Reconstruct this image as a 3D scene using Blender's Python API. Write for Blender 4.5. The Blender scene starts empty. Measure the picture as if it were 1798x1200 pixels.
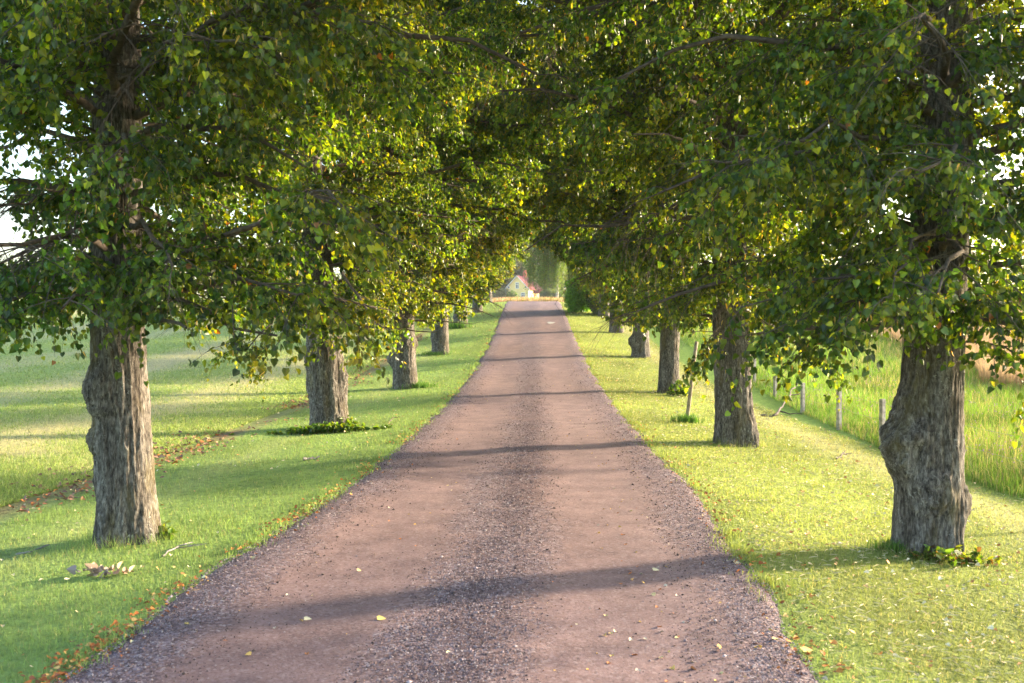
import bpy, math, random
import numpy as np
from mathutils import Vector

R = math.radians
sc = bpy.context.scene
rng = np.random.default_rng(7)

# ------------------------------------------------------------------ camera
W_IMG, H_IMG, F_PX = 1798.0, 1200.0, 1750.0
VPX, HORY, CAMZ = 937.0, 575.0, 2.0
cam = bpy.data.cameras.new("camera")
cam.sensor_width = 36.0
cam.lens = F_PX * 36.0 / W_IMG
cam.clip_start, cam.clip_end = 0.1, 3000.0
co = bpy.data.objects.new("camera", cam)
sc.collection.objects.link(co)
co.location = (0, 0, CAMZ)
YAW = math.atan((VPX - W_IMG / 2) / F_PX)
PITCH = math.atan((H_IMG / 2 - HORY) / F_PX)
co.rotation_euler = (math.pi / 2 - PITCH, 0, YAW)
cam.dof.use_dof = True
cam.dof.focus_distance = 15.0
cam.dof.aperture_fstop = 3.2
sc.camera = co

# ------------------------------------------------------------------ light
SUN_EL, SUN_FWD = R(14.5), R(25.0)      # height of the sun; how far it stands ahead of the right-hand side
sdir = Vector((math.cos(SUN_FWD) * math.cos(SUN_EL), math.sin(SUN_FWD) * math.cos(SUN_EL), math.sin(SUN_EL)))
world = bpy.data.worlds.new("World")
sc.world = world
world.use_nodes = True
wt = world.node_tree
sky = wt.nodes.new("ShaderNodeTexSky")
sky.sky_type = 'NISHITA'
sky.sun_disc = False
sky.sun_elevation = SUN_EL
sky.sun_rotation = math.atan2(sdir.x, sdir.y)
sky.air_density, sky.dust_density, sky.ozone_density = 1.0, 2.5, 1.0
wt.links.new(sky.outputs[0], wt.nodes["Background"].inputs[0])
wt.nodes["Background"].inputs[1].default_value = 0.15
sun = bpy.data.lights.new("sun", 'SUN')
sun.energy = 3.5
sun.angle = R(3.0)
sun.color = (1.0, 0.80, 0.56)
so = bpy.data.objects.new("sun", sun)
so.rotation_euler = (-sdir).to_track_quat('-Z', 'Y').to_euler()
sc.collection.objects.link(so)
sc.view_settings.view_transform = 'Standard'
sc.view_settings.look = 'None'
sc.view_settings.gamma = 1.0
sc.view_settings.exposure = 2.5
sc.cycles.max_bounces = 8
sc.cycles.diffuse_bounces = 4
sc.cycles.transmission_bounces = 6
sc.cycles.transparent_max_bounces = 4
sc.cycles.caustics_reflective = False
sc.cycles.caustics_refractive = False
sc.cycles.sample_clamp_indirect = 6.0

# ------------------------------------------------------------------ helpers
def _hash(i, j, k, s):
    h = (i * 374761393 + j * 668265263 + k * 2147483647 + s * 1274126177) & 0xffffffff
    h = ((h ^ (h >> 13)) * 1274126177) & 0xffffffff
    h = ((h ^ (h >> 15)) * 2246822519) & 0xffffffff
    return ((h ^ (h >> 16)) & 0xffff) / 32767.5 - 1.0

def vnoise(p, s=0):
    p = np.asarray(p, dtype=np.float64)
    i = np.floor(p).astype(np.int64)
    f = p - i
    u = f * f * (3 - 2 * f)
    r = 0
    for dx in (0, 1):
        for dy in (0, 1):
            for dz in (0, 1):
                w = (u[..., 0] if dx else 1 - u[..., 0]) * (u[..., 1] if dy else 1 - u[..., 1]) * (u[..., 2] if dz else 1 - u[..., 2])
                r = r + w * _hash(i[..., 0] + dx, i[..., 1] + dy, i[..., 2] + dz, s)
    return r

def noise2(x, y, sx, sy=None, s=0):
    sy = sy or sx
    x, y = np.broadcast_arrays(np.asarray(x, float), np.asarray(y, float))
    return vnoise(np.stack([x * sx, y * sy, np.full(x.shape, 0.37)], -1), s)

def norm(v):
    return v / np.maximum(np.linalg.norm(v, axis=-1, keepdims=True), 1e-9)

def mesh_np(name, V, F, mat, parent=None, col=None, smooth=False, loc=None, uv=None, link=True):
    me = bpy.data.meshes.new(name)
    V = np.ascontiguousarray(V, dtype=np.float32).reshape(-1, 3)
    Fs = F if isinstance(F, list) else [F]
    Fs = [np.asarray(f, dtype=np.int32) for f in Fs if len(f)]
    loops = np.concatenate([f.ravel() for f in Fs])
    tot = np.concatenate([np.full(len(f), f.shape[1], np.int32) for f in Fs])
    start = np.concatenate([[0], np.cumsum(tot)[:-1]]).astype(np.int32)
    me.vertices.add(len(V)); me.vertices.foreach_set("co", V.ravel())
    me.loops.add(len(loops)); me.loops.foreach_set("vertex_index", loops)
    me.polygons.add(len(tot)); me.polygons.foreach_set("loop_start", start); me.polygons.foreach_set("loop_total", tot)
    if smooth:
        me.polygons.foreach_set("use_smooth", np.ones(len(tot), dtype=bool))
    else:
        me.polygons.foreach_set("use_smooth", np.zeros(len(tot), dtype=bool))
    me.update(calc_edges=True)
    if col is not None:
        a = me.color_attributes.new("Col", 'FLOAT_COLOR', 'POINT')
        c = np.ones((len(V), 4), np.float32); c[:, :col.shape[1]] = col
        a.data.foreach_set("color", c.ravel())
    if uv is not None:
        l = me.uv_layers.new(name="UVMap")
        l.data.foreach_set("uv", np.asarray(uv, np.float32)[loops].ravel())
    me.validate()
    if mat: me.materials.append(mat)
    o = bpy.data.objects.new(name, me)
    if link: sc.collection.objects.link(o)
    if parent: o.parent = parent
    if loc is not None: o.location = loc
    return o

def share(name, src, parent=None, loc=(0, 0, 0), rz=0.0, scale=(1, 1, 1)):
    o = src.copy(); o.name = name
    sc.collection.objects.link(o)
    o.parent = parent; o.location = loc; o.rotation_euler = (0, 0, rz); o.scale = scale
    return o

def empty(name, loc, rz=0.0):
    o = bpy.data.objects.new(name, None)
    o.empty_display_size = 0.3
    o.location = loc; o.rotation_euler = (0, 0, rz)
    sc.collection.objects.link(o)
    return o

def tag(o, label=None, cat=None, group=None, kind=None):
    if label: o["label"] = label
    if cat: o["category"] = cat
    if group: o["group"] = group
    if kind: o["kind"] = kind
    return o

class Acc:
    """collects vertices and faces (tri / quad) and colours into one mesh"""
    def __init__(s): s.V = []; s.F = {}; s.C = []; s.n = 0
    def add(s, V, F, C=None):
        V = np.asarray(V, float).reshape(-1, 3)
        F = np.asarray(F, int)
        s.V.append(V); s.F.setdefault(F.shape[1], []).append(F + s.n)
        if C is not None: s.C.append(np.broadcast_to(np.asarray(C, float), (len(V), 3)))
        s.n += len(V)
    def box(s, c, d, rz=0.0, C=None):
        x, y, z = np.array(d) / 2
        V = np.array([[a * x, b * y, e * z] for a in (-1, 1) for b in (-1, 1) for e in (-1, 1)])
        cs, sn = math.cos(rz), math.sin(rz)
        V = np.stack([V[:, 0] * cs - V[:, 1] * sn, V[:, 0] * sn + V[:, 1] * cs, V[:, 2]], -1) + np.array(c)
        s.add(V, [[0, 1, 3, 2], [4, 6, 7, 5], [0, 4, 5, 1], [2, 3, 7, 6], [0, 2, 6, 4], [1, 5, 7, 3]], C)
    def build(s, name, mat, parent=None, smooth=False, loc=None):
        F = [np.concatenate(v) for v in s.F.values()]
        return mesh_np(name, np.concatenate(s.V), F, mat, parent, np.concatenate(s.C) if s.C else None, smooth, loc)

def tubes(P, Rr, sides=5, cap=True):
    """P (M,K,3) polylines, Rr (M,K) radii -> verts, quads"""
    P = np.asarray(P, float); Rr = np.asarray(Rr, float)
    M, K, _ = P.shape
    T = np.empty_like(P)
    T[:, 1:-1] = P[:, 2:] - P[:, :-2]; T[:, 0] = P[:, 1] - P[:, 0]; T[:, -1] = P[:, -1] - P[:, -2]
    T = norm(T)
    ref = np.where(np.abs(T[:, :1, 2:3]) > 0.9, np.array([1.0, 0, 0]), np.array([0, 0, 1.0]))
    A = norm(np.cross(T, np.broadcast_to(ref, T.shape)))
    B = np.cross(T, A)
    th = np.arange(sides) * 2 * math.pi / sides
    V = P[:, :, None] + Rr[:, :, None, None] * (np.cos(th)[None, None, :, None] * A[:, :, None] + np.sin(th)[None, None, :, None] * B[:, :, None])
    idx = np.arange(M * K * sides).reshape(M, K, sides)
    a = idx[:, :-1]; b = idx[:, 1:]
    F = np.stack([a, np.roll(a, -1, 2), np.roll(b, -1, 2), b], -1).reshape(-1, 4)
    return V.reshape(-1, 3), F

# ------------------------------------------------------------------ terrain
_py = np.array([-80, 0, 22, 28, 33, 39, 45, 50, 56, 62, 67, 75, 80, 84, 95, 130, 200, 280, 340, 500, 900.0])
_pz = np.array([0, 0, 0, .06, .22, .55, .97, 1.36, 1.88, 2.42, 2.88, 3.58, 3.98, 4.19, 4.40, 5.20, 7.10, 9.35, 11.0, 14.0, 16.0])
_px = np.array([-900, -120, -40, -9, -6.3, -4.5, -3.2, -2.2, 1.9, 3.0, 4.2, 6.0, 6.8, 9, 13, 40, 120, 900.0])
_pl = np.array([6, 1.4, .35, -.10, -.17, -.13, -.06, 0, 0, -.05, -.12, -.17, -.12, .0, .12, .55, 1.6, 6.0])
_fy = np.linspace(-80, 900, 4901)
_k = np.ones(41) / 41
_fz = np.convolve(np.pad(np.interp(_fy, _py, _pz), 20, mode='edge'), _k, 'valid')

def gz(x, y):
    x = np.asarray(x, float); y = np.asarray(y, float)
    return np.interp(y, _fy, _fz) + np.interp(x, _px, _pl) + 0.025 * noise2(x, y, .5, .35, 3) * np.clip((np.abs(x) - 2.3) / 1.5, 0, 1)

def at(px, py):
    """where the sight line through a pixel of the photograph meets the ground"""
    d = np.arange(4.5, 400, .02)
    x = (px - VPX) / F_PX * d
    ray = CAMZ - (py - HORY) / F_PX * d
    hit = np.nonzero(ray <= gz(x, d))[0]
    i = hit[0] if len(hit) else len(d) - 1
    return float(x[i]), float(d[i]), float(gz(x[i], d[i]))

def pt(px, py, d):
    """point on that sight line at a chosen distance"""
    return np.array([(px - VPX) / F_PX * d, d, CAMZ - (py - HORY) / F_PX * d])

_ey = np.array([-20, 5.8, 6.4, 8, 9, 10.6, 12.7, 17, 26, 39, 56, 75, 90.0])
_el = np.array([-2.75, -2.73, -2.72, -2.74, -2.62, -2.46, -2.33, -2.30, -2.30, -2.22, -2.20, -2.23, -2.25])
_er = np.array([1.65, 1.67, 1.70, 1.80, 1.85, 1.92, 2.0, 2.0, 2.1, 2.17, 2.18, 2.18, 2.2])
def road_l(y): return np.interp(y, _ey, _el) + .05 * noise2(y, 0 * y, .9, 1, 11) + .03 * noise2(y, 0 * y, 3.1, 1, 12)
def road_r(y): return np.interp(y, _ey, _er) + .05 * noise2(y, 0 * y, .8, 1, 13) + .03 * noise2(y, 0 * y, 2.9, 1, 14)
def road_c(y): return np.interp(y, [0, 5.8, 8, 12, 20, 90], [-.55, -.5, -.36, -.2, -.1, -.06])

# ------------------------------------------------------------------ materials
def new_mat(name):
    m = bpy.data.materials.new(name); m.use_nodes = True
    nt = m.node_tree
    b = nt.nodes["Principled BSDF"]
    return m, nt, b

def simple(name, colr, rough=.7, var=.12, scale=6.0, bump=0.0, bscale=40.0, spec=.3):
    m, nt, b = new_mat(name)
    tc = nt.nodes.new("ShaderNodeTexCoord")
    n = nt.nodes.new("ShaderNodeTexNoise"); n.inputs["Scale"].default_value = scale; n.inputs["Detail"].default_value = 6
    r = nt.nodes.new("ShaderNodeValToRGB")
    lo = [max(0, c * (1 - var * 1.6)) for c in colr]; hi = [c * (1 + var * 1.3) for c in colr]
    r.color_ramp.elements[0].position, r.color_ramp.elements[1].position = .3, .7
    r.color_ramp.elements[0].color = (*lo, 1); r.color_ramp.elements[1].color = (*hi, 1)
    nt.links.new(tc.outputs["Object"], n.inputs["Vector"]); nt.links.new(n.outputs["Fac"], r.inputs["Fac"])
    nt.links.new(r.outputs["Color"], b.inputs["Base Color"])
    b.inputs["Roughness"].default_value = rough
    b.inputs["Specular IOR Level"].default_value = spec
    if bump:
        n2 = nt.nodes.new("ShaderNodeTexNoise"); n2.inputs["Scale"].default_value = bscale; n2.inputs["Detail"].default_value = 5
        bp = nt.nodes.new("ShaderNodeBump"); bp.inputs["Strength"].default_value = bump; bp.inputs["Distance"].default_value = .02
        nt.links.new(tc.outputs["Object"], n2.inputs["Vector"]); nt.links.new(n2.outputs["Fac"], bp.inputs["Height"])
        nt.links.new(bp.outputs["Normal"], b.inputs["Normal"])
    return m

def leafy(name, trans=.45, rough=.45, spec=.35, tint=(1.9, 1.75, .6)):
    """thin plant matter: colour from the mesh, some light passes through"""
    m, nt, b = new_mat(name)
    at_ = nt.nodes.new("ShaderNodeVertexColor"); at_.layer_name = "Col"
    nt.links.new(at_.outputs["Color"], b.inputs["Base Color"])
    b.inputs["Roughness"].default_value = rough
    b.inputs["Specular IOR Level"].default_value = spec
    mul = nt.nodes.new("ShaderNodeMix"); mul.data_type = 'RGBA'; mul.blend_type = 'MULTIPLY'
    mul.inputs[0].default_value = 1.0
    nt.links.new(at_.outputs["Color"], mul.inputs[6]); mul.inputs[7].default_value = (*tint, 1)
    t = nt.nodes.new("ShaderNodeBsdfTranslucent")
    nt.links.new(mul.outputs[2], t.inputs["Color"])
    mx = nt.nodes.new("ShaderNodeMixShader"); mx.inputs[0].default_value = trans
    nt.links.new(b.outputs[0], mx.inputs[1]); nt.links.new(t.outputs[0], mx.inputs[2])
    nt.links.new(mx.outputs[0], nt.nodes["Material Output"].inputs["Surface"])
    return m

def vcol(name, rough=.8, spec=.2):
    m, nt, b = new_mat(name)
    a = nt.nodes.new("ShaderNodeVertexColor"); a.layer_name = "Col"
    nt.links.new(a.outputs["Color"], b.inputs["Base Color"])
    b.inputs["Roughness"].default_value = rough; b.inputs["Specular IOR Level"].default_value = spec
    return m

def bark_mat():
    m, nt, b = new_mat("linden_bark")
    L = nt.links.new
    tc = nt.nodes.new("ShaderNodeTexCoord")
    mp = nt.nodes.new("ShaderNodeMapping"); mp.inputs["Scale"].default_value = (1, 1, .34)
    L(tc.outputs["Object"], mp.inputs["Vector"])
    n1 = nt.nodes.new("ShaderNodeTexNoise"); n1.inputs["Scale"].default_value = 34; n1.inputs["Detail"].default_value = 8; n1.inputs["Roughness"].default_value = .65
    L(mp.outputs[0], n1.inputs["Vector"])
    r1 = nt.nodes.new("ShaderNodeValToRGB")
    e = r1.color_ramp.elements
    e[0].position, e[0].color = .33, (.038, .034, .031, 1)
    e[1].position, e[1].color = .72, (.31, .295, .275, 1)
    k = e.new(.5); k.color = (.135, .125, .114, 1)
    mpf = nt.nodes.new("ShaderNodeMapping"); mpf.inputs["Scale"].default_value = (1, 1, .16)
    L(tc.outputs["Object"], mpf.inputs["Vector"])
    nf = nt.nodes.new("ShaderNodeTexNoise"); nf.inputs["Scale"].default_value = 95; nf.inputs["Detail"].default_value = 5; nf.inputs["Roughness"].default_value = .7
    L(mpf.outputs[0], nf.inputs["Vector"])
    av = nt.nodes.new("ShaderNodeMath"); av.operation = 'MULTIPLY_ADD'; L(nf.outputs["Fac"], av.inputs[0]); av.inputs[1].default_value = .75
    sb = nt.nodes.new("ShaderNodeMath"); sb.operation = 'SUBTRACT'; L(n1.outputs["Fac"], sb.inputs[0]); sb.inputs[1].default_value = .375
    L(sb.outputs[0], av.inputs[2])
    L(av.outputs[0], r1.inputs["Fac"])
    # pale lichen flecks
    n2 = nt.nodes.new("ShaderNodeTexNoise"); n2.inputs["Scale"].default_value = 26; n2.inputs["Detail"].default_value = 6; n2.inputs["Roughness"].default_value = .7
    L(tc.outputs["Object"], n2.inputs["Vector"])
    r2 = nt.nodes.new("ShaderNodeValToRGB"); r2.color_ramp.elements[0].position, r2.color_ramp.elements[1].position = .56, .66
    L(n2.outputs["Fac"], r2.inputs["Fac"])
    n2b = nt.nodes.new("ShaderNodeTexNoise"); n2b.inputs["Scale"].default_value = 3.2; n2b.inputs["Detail"].default_value = 3
    L(tc.outputs["Object"], n2b.inputs["Vector"])
    r2b = nt.nodes.new("ShaderNodeValToRGB"); r2b.color_ramp.elements[0].position, r2b.color_ramp.elements[1].position = .45, .62
    L(n2b.outputs["Fac"], r2b.inputs["Fac"])
    mm = nt.nodes.new("ShaderNodeMath"); mm.operation = 'MULTIPLY'; L(r2.outputs["Color"], mm.inputs[0]); L(r2b.outputs["Color"], mm.inputs[1])
    m1 = nt.nodes.new("ShaderNodeMix"); m1.data_type = 'RGBA'
    L(mm.outputs[0], m1.inputs[0]); L(r1.outputs["Color"], m1.inputs[6]); m1.inputs[7].default_value = (.40, .41, .40, 1)
    # olive / ochre moss patches, long in the vertical
    mp3 = nt.nodes.new("ShaderNodeMapping"); mp3.inputs["Scale"].default_value = (1, 1, .35); mp3.inputs["Location"].default_value = (3.7, 1.2, 5)
    L(tc.outputs["Object"], mp3.inputs["Vector"])
    n3 = nt.nodes.new("ShaderNodeTexNoise"); n3.inputs["Scale"].default_value = 3.6; n3.inputs["Detail"].default_value = 7; n3.inputs["Roughness"].default_value = .65
    L(mp3.outputs[0], n3.inputs["Vector"])
    r3 = nt.nodes.new("ShaderNodeValToRGB"); r3.color_ramp.elements[0].position, r3.color_ramp.elements[1].position = .52, .68
    r3.color_ramp.elements[1].color = (.7, .7, .7, 1)
    L(n3.outputs["Fac"], r3.inputs["Fac"])
    m2 = nt.nodes.new("ShaderNodeMix"); m2.data_type = 'RGBA'
    L(r3.outputs["Color"], m2.inputs[0]); L(m1.outputs[2], m2.inputs[6]); m2.inputs[7].default_value = (.14, .118, .045, 1)
    # damp dark stains running down
    mp4 = nt.nodes.new("ShaderNodeMapping"); mp4.inputs["Scale"].default_value = (1, 1, .25); mp4.inputs["Location"].default_value = (9.1, 4.4, 2)
    L(tc.outputs["Object"], mp4.inputs["Vector"])
    n5 = nt.nodes.new("ShaderNodeTexNoise"); n5.inputs["Scale"].default_value = 5.0; n5.inputs["Detail"].default_value = 6; n5.inputs["Roughness"].default_value = .6
    L(mp4.outputs[0], n5.inputs["Vector"])
    r6 = nt.nodes.new("ShaderNodeValToRGB"); r6.color_ramp.elements[0].position, r6.color_ramp.elements[1].position = .42, .66
    r6.color_ramp.elements[0].color = (1, 1, 1, 1); r6.color_ramp.elements[1].color = (.50, .47, .45, 1)
    L(n5.outputs["Fac"], r6.inputs["Fac"])
    m4 = nt.nodes.new("ShaderNodeMix"); m4.data_type = 'RGBA'; m4.blend_type = 'MULTIPLY'; m4.inputs[0].default_value = 1
    L(m2.outputs[2], m4.inputs[6]); L(r6.outputs["Color"], m4.inputs[7]); m2 = m4
    # crevice colour from the modelled ridges
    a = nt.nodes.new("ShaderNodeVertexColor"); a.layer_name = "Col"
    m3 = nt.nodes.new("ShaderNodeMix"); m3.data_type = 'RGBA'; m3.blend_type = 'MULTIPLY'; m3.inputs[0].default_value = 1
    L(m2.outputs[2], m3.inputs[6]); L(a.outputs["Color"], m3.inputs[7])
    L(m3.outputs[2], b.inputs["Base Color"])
    b.inputs["Roughness"].default_value = .9; b.inputs["Specular IOR Level"].default_value = .15
    bp = nt.nodes.new("ShaderNodeBump"); bp.inputs["Strength"].default_value = .9; bp.inputs["Distance"].default_value = .02
    L(av.outputs[0], bp.inputs["Height"]); L(bp.outputs["Normal"], b.inputs["Normal"])
    return m

def ground_mat():
    m, nt, b = new_mat("grassland_soil")
    L = nt.links.new
    a = nt.nodes.new("ShaderNodeVertexColor"); a.layer_name = "Col"
    g = nt.nodes.new("ShaderNodeNewGeometry")
    n = nt.nodes.new("ShaderNodeTexNoise"); n.inputs["Scale"].default_value = 9; n.inputs["Detail"].default_value = 8; n.inputs["Roughness"].default_value = .75
    L(g.outputs["Position"], n.inputs["Vector"])
    r = nt.nodes.new("ShaderNodeValToRGB")
    r.color_ramp.elements[0].position, r.color_ramp.elements[1].position = .3, .72
    r.color_ramp.elements[0].color = (.5, .5, .5, 1); r.color_ramp.elements[1].color = (1.45, 1.4, 1.2, 1)
    L(n.outputs["Fac"], r.inputs["Fac"])
    mx = nt.nodes.new("ShaderNodeMix"); mx.data_type = 'RGBA'; mx.blend_type = 'MULTIPLY'; mx.inputs[0].default_value = 1
    L(a.outputs["Color"], mx.inputs[6]); L(r.outputs["Color"], mx.inputs[7])
    L(mx.outputs[2], b.inputs["Base Color"])
    b.inputs["Roughness"].default_value = .95; b.inputs["Specular IOR Level"].default_value = .1
    n2 = nt.nodes.new("ShaderNodeTexNoise"); n2.inputs["Scale"].default_value = 24; n2.inputs["Detail"].default_value = 6
    L(g.outputs["Position"], n2.inputs["Vector"])
    bp = nt.nodes.new("ShaderNodeBump"); bp.inputs["Strength"].default_value = .8; bp.inputs["Distance"].default_value = .06
    L(n2.outputs["Fac"], bp.inputs["Height"]); L(bp.outputs["Normal"], b.inputs["Normal"])
    return m

def road_mat():
    m, nt, b = new_mat("gravel_and_packed_earth")
    L = nt.links.new
    a = nt.nodes.new("ShaderNodeVertexColor"); a.layer_name = "Col"     # r = how loose the gravel is, g = damp patches
    sp = nt.nodes.new("ShaderNodeSeparateColor"); L(a.outputs["Color"], sp.inputs[0])
    g = nt.nodes.new("ShaderNodeNewGeometry")
    # loose stones
    v = nt.nodes.new("ShaderNodeTexVoronoi"); v.inputs["Scale"].default_value = 52; v.inputs["Randomness"].default_value = 1
    L(g.outputs["Position"], v.inputs["Vector"])
    rv = nt.nodes.new("ShaderNodeValToRGB"); rv.color_ramp.interpolation = 'CONSTANT'
    e = rv.color_ramp.elements
    e[0].position, e[0].color = 0, (.085, .060, .068, 1)
    e[1].position, e[1].color = .3, (.155, .112, .124, 1)
    for p, c in ((.5, (.20, .148, .164)), (.66, (.19, .122, .118)), (.78, (.25, .20, .222)), (.93, (.36, .31, .325))):
        k = e.new(p); k.color = (*c, 1)
    sv = nt.nodes.new("ShaderNodeSeparateColor"); L(v.outputs["Color"], sv.inputs[0]); L(sv.outputs[0], rv.inputs["Fac"])
    # packed earth
    n = nt.nodes.new("ShaderNodeTexNoise"); n.inputs["Scale"].default_value = 2.0; n.inputs["Detail"].default_value = 9; n.inputs["Roughness"].default_value = .72
    L(g.outputs["Position"], n.inputs["Vector"])
    rn = nt.nodes.new("ShaderNodeValToRGB")
    e = rn.color_ramp.elements
    e[0].position, e[0].color = .32, (.115, .073, .072, 1)
    e[1].position, e[1].color = .68, (.29, .192, .180, 1)
    L(n.outputs["Fac"], rn.inputs["Fac"])
    # dark grit on the packed earth
    n4 = nt.nodes.new("ShaderNodeTexNoise"); n4.inputs["Scale"].default_value = 55; n4.inputs["Detail"].default_value = 4
    L(g.outputs["Position"], n4.inputs["Vector"])
    r4 = nt.nodes.new("ShaderNodeValToRGB"); r4.color_ramp.elements[0].position, r4.color_ramp.elements[1].position = .58, .70
    L(n4.outputs["Fac"], r4.inputs["Fac"])
    mg = nt.nodes.new("ShaderNodeMix"); mg.data_type = 'RGBA'; L(r4.outputs["Color"], mg.inputs[0]); L(rn.outputs["Color"], mg.inputs[6]); mg.inputs[7].default_value = (.055, .040, .037, 1)
    # edge of the two is ragged
    n5 = nt.nodes.new("ShaderNodeTexNoise"); n5.inputs["Scale"].default_value = 7; n5.inputs["Detail"].default_value = 8; n5.inputs["Roughness"].default_value = .75
    L(g.outputs["Position"], n5.inputs["Vector"])
    ad = nt.nodes.new("ShaderNodeMath"); ad.operation = 'MULTIPLY_ADD'; L(n5.outputs["Fac"], ad.inputs[0]); ad.inputs[1].default_value = 1.5; ad.inputs[2].default_value = -.75
    a2 = nt.nodes.new("ShaderNodeMath"); a2.operation = 'ADD'; L(ad.outputs[0], a2.inputs[0]); L(sp.outputs[0], a2.inputs[1]); a2.use_clamp = True
    r5 = nt.nodes.new("ShaderNodeValToRGB"); r5.color_ramp.elements[0].position, r5.color_ramp.elements[1].position = .3, .62
    L(a2.outputs[0], r5.inputs["Fac"])
    mx = nt.nodes.new("ShaderNodeMix"); mx.data_type = 'RGBA'; mx5 = nt.nodes.new("ShaderNodeMath"); mx5.operation = 'MULTIPLY_ADD'; L(r5.outputs["Color"], mx5.inputs[0]); mx5.inputs[1].default_value = .62; mx5.inputs[2].default_value = .30
    L(mx5.outputs[0], mx.inputs[0]); L(mg.outputs[2], mx.inputs[6]); L(rv.outputs["Color"], mx.inputs[7])
    # damp, darker stretches
    dm = nt.nodes.new("ShaderNodeMix"); dm.data_type = 'RGBA'; dm.blend_type = 'MULTIPLY'
    L(sp.outputs[1], dm.inputs[0]); L(mx.outputs[2], dm.inputs[6]); dm.inputs[7].default_value = (.54, .49, .52, 1)
    L(dm.outputs[2], b.inputs["Base Color"])
    b.inputs["Roughness"].default_value = .85; b.inputs["Specular IOR Level"].default_value = .25
    mh = nt.nodes.new("ShaderNodeMath"); mh.operation = 'MULTIPLY'; L(v.outputs["Distance"], mh.inputs[0]); L(r5.outputs["Color"], mh.inputs[1])
    mh2 = nt.nodes.new("ShaderNodeMath"); mh2.operation = 'MULTIPLY_ADD'; L(n4.outputs["Fac"], mh2.inputs[0]); mh2.inputs[1].default_value = .35; L(mh.outputs[0], mh2.inputs[2])
    bp = nt.nodes.new("ShaderNodeBump"); bp.inputs["Strength"].default_value = .7; bp.inputs["Distance"].default_value = -.012
    L(mh2.outputs[0], bp.inputs["Height"]); L(bp.outputs["Normal"], b.inputs["Normal"])
    return m

M_BARK = bark_mat()
M_LEAF = leafy("linden_leaf", .50, .36, .5, (3.4, 2.55, .28))
M_GRASS = leafy("grass_blade", .40, .6, .15, (1.35, 1.3, .7))
M_DRY = leafy("dry_grass", .35, .7, .15, (1.2, 1.05, .8))
M_LITTER = vcol("fallen_leaf", .7)
M_STONE = vcol("road_stone", .8)
M_GROUND = ground_mat()
M_ROAD = road_mat()
M_TWIG = simple("twig_bark", (.10, .08, .062), .9, .3, 20)
M_POST = simple("weathered_wood", (.36, .33, .30), .85, .3, 12, .4, 60)
M_STAKE = simple("stake_wood", (.30, .24, .17), .85, .3, 12, .4, 60)
M_WIRE = simple("wire", (.25, .25, .26), .5, .1)

# ------------------------------------------------------------------ ground
def axis(a, breaks):
    out = [a]
    for end, step in breaks:
        n = max(1, int(round((end - out[-1]) / step)))
        out += list(np.linspace(out[-1], end, n + 1)[1:])
    return np.array(out)

STRAW = np.array([.46, .43, .25]); FGREEN = np.array([.285, .375, .115])
LAWN = np.array([.21, .31, .10])
def stripe(x, y):
    """pale straw rows of the mown field, running along the avenue"""
    s = np.sin((x + .9 * noise2(x, y, .05, .03, 31)) * 2 * math.pi / 5.2 + .8) * .5 + .5
    s = s ** 1.6 * .75 + .35 * noise2(x, y, .35, .18, 32) + .3 * noise2(x, y, 1.3, .9, 33)
    return np.clip(s, 0, 1)

def ground_col(x, y):
    n = noise2(x, y, 1.1, .6, 41); n2 = noise2(x, y, .25, .15, 42)
    c = LAWN * (1 + .22 * n + .2 * n2)[..., None]
    # right verge, dry and yellowish; pale mown path before the fence
    rt = np.clip((x - 1.5) / .8, 0, 1)[..., None]
    c = c * (1 - rt) + rt * (np.array([.235, .29, .08]) * (1 + .32 * n + .3 * n2)[..., None])
    pth = np.exp(-((x - 5.35 - .12 * n2) / .42) ** 2)[..., None] * .75
    c = c * (1 - pth) + pth * np.array([.38, .38, .20])
    pth = np.exp(-((x + 4.75 - .15 * n2) / .35) ** 2)[..., None] * .35
    c = c * (1 - pth) + pth * np.array([.32, .36, .18])
    # left field
    f = np.clip((-6.35 - x + .25 * n) / .25, 0, 1)[..., None]
    s = stripe(x, y)[..., None]
    fc = FGREEN * (1 - s) + STRAW * s
    c = c * (1 - f) + f * fc
    br = (np.exp(-((x + 6.2 - .25 * n2 + .1 * n) / .28) ** 2) * np.clip(.45 + .7 * n + .4 * n2, 0, 1))[..., None]
    c = c * (1 - br) + br * np.array([.22, .15, .10])
    # right tall grass, grain field
    t = np.clip((x - 5.95) / .3, 0, 1)[..., None]
    c = c * (1 - t) + t * np.array([.15, .26, .05])
    w = np.clip((x - 12.0 - np.clip((y - 19) * .15, 0, 9) + .5 * n) / .6, 0, 1)[..., None]
    c = c * (1 - w) + w * np.array([.42, .30, .17])
    # beyond the crest: dry meadow
    far = np.clip((y - 84) / 4, 0, 1)[..., None] * np.clip((x + 14) / 4, 0, 1)[..., None]
    c = c * (1 - far) + far * np.array([.42, .33, .19]) * (1 + .2 * n2)[..., None]
    wood = np.clip((y - 255) / 10, 0, 1)[..., None]
    c = c * (1 - wood) + wood * np.array([.14, .18, .06])
    return np.clip(c, 0, 1)

xs = axis(-700, [(-200, 60), (-60, 10), (-20, 1.2), (-8, .4), (8, .16), (14, .4), (60, 2), (200, 10), (700, 60)])
ys = axis(-60, [(0, 3), (4, .5), (24, .2), (60, .45), (100, .6), (300, 6), (800, 40)])
X, Y = np.meshgrid(xs, ys)
Z = gz(X, Y)
idx = np.arange(X.size).reshape(X.shape)
F = np.stack([idx[:-1, :-1], idx[:-1, 1:], idx[1:, 1:], idx[1:, :-1]], -1).reshape(-1, 4)
o = mesh_np("ground", np.stack([X, Y, Z], -1), F, M_GROUND, col=ground_col(X, Y).reshape(-1, 3), smooth=True)
tag(o, "grass verges and fields rising gently to a crest", kind="structure")

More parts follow.
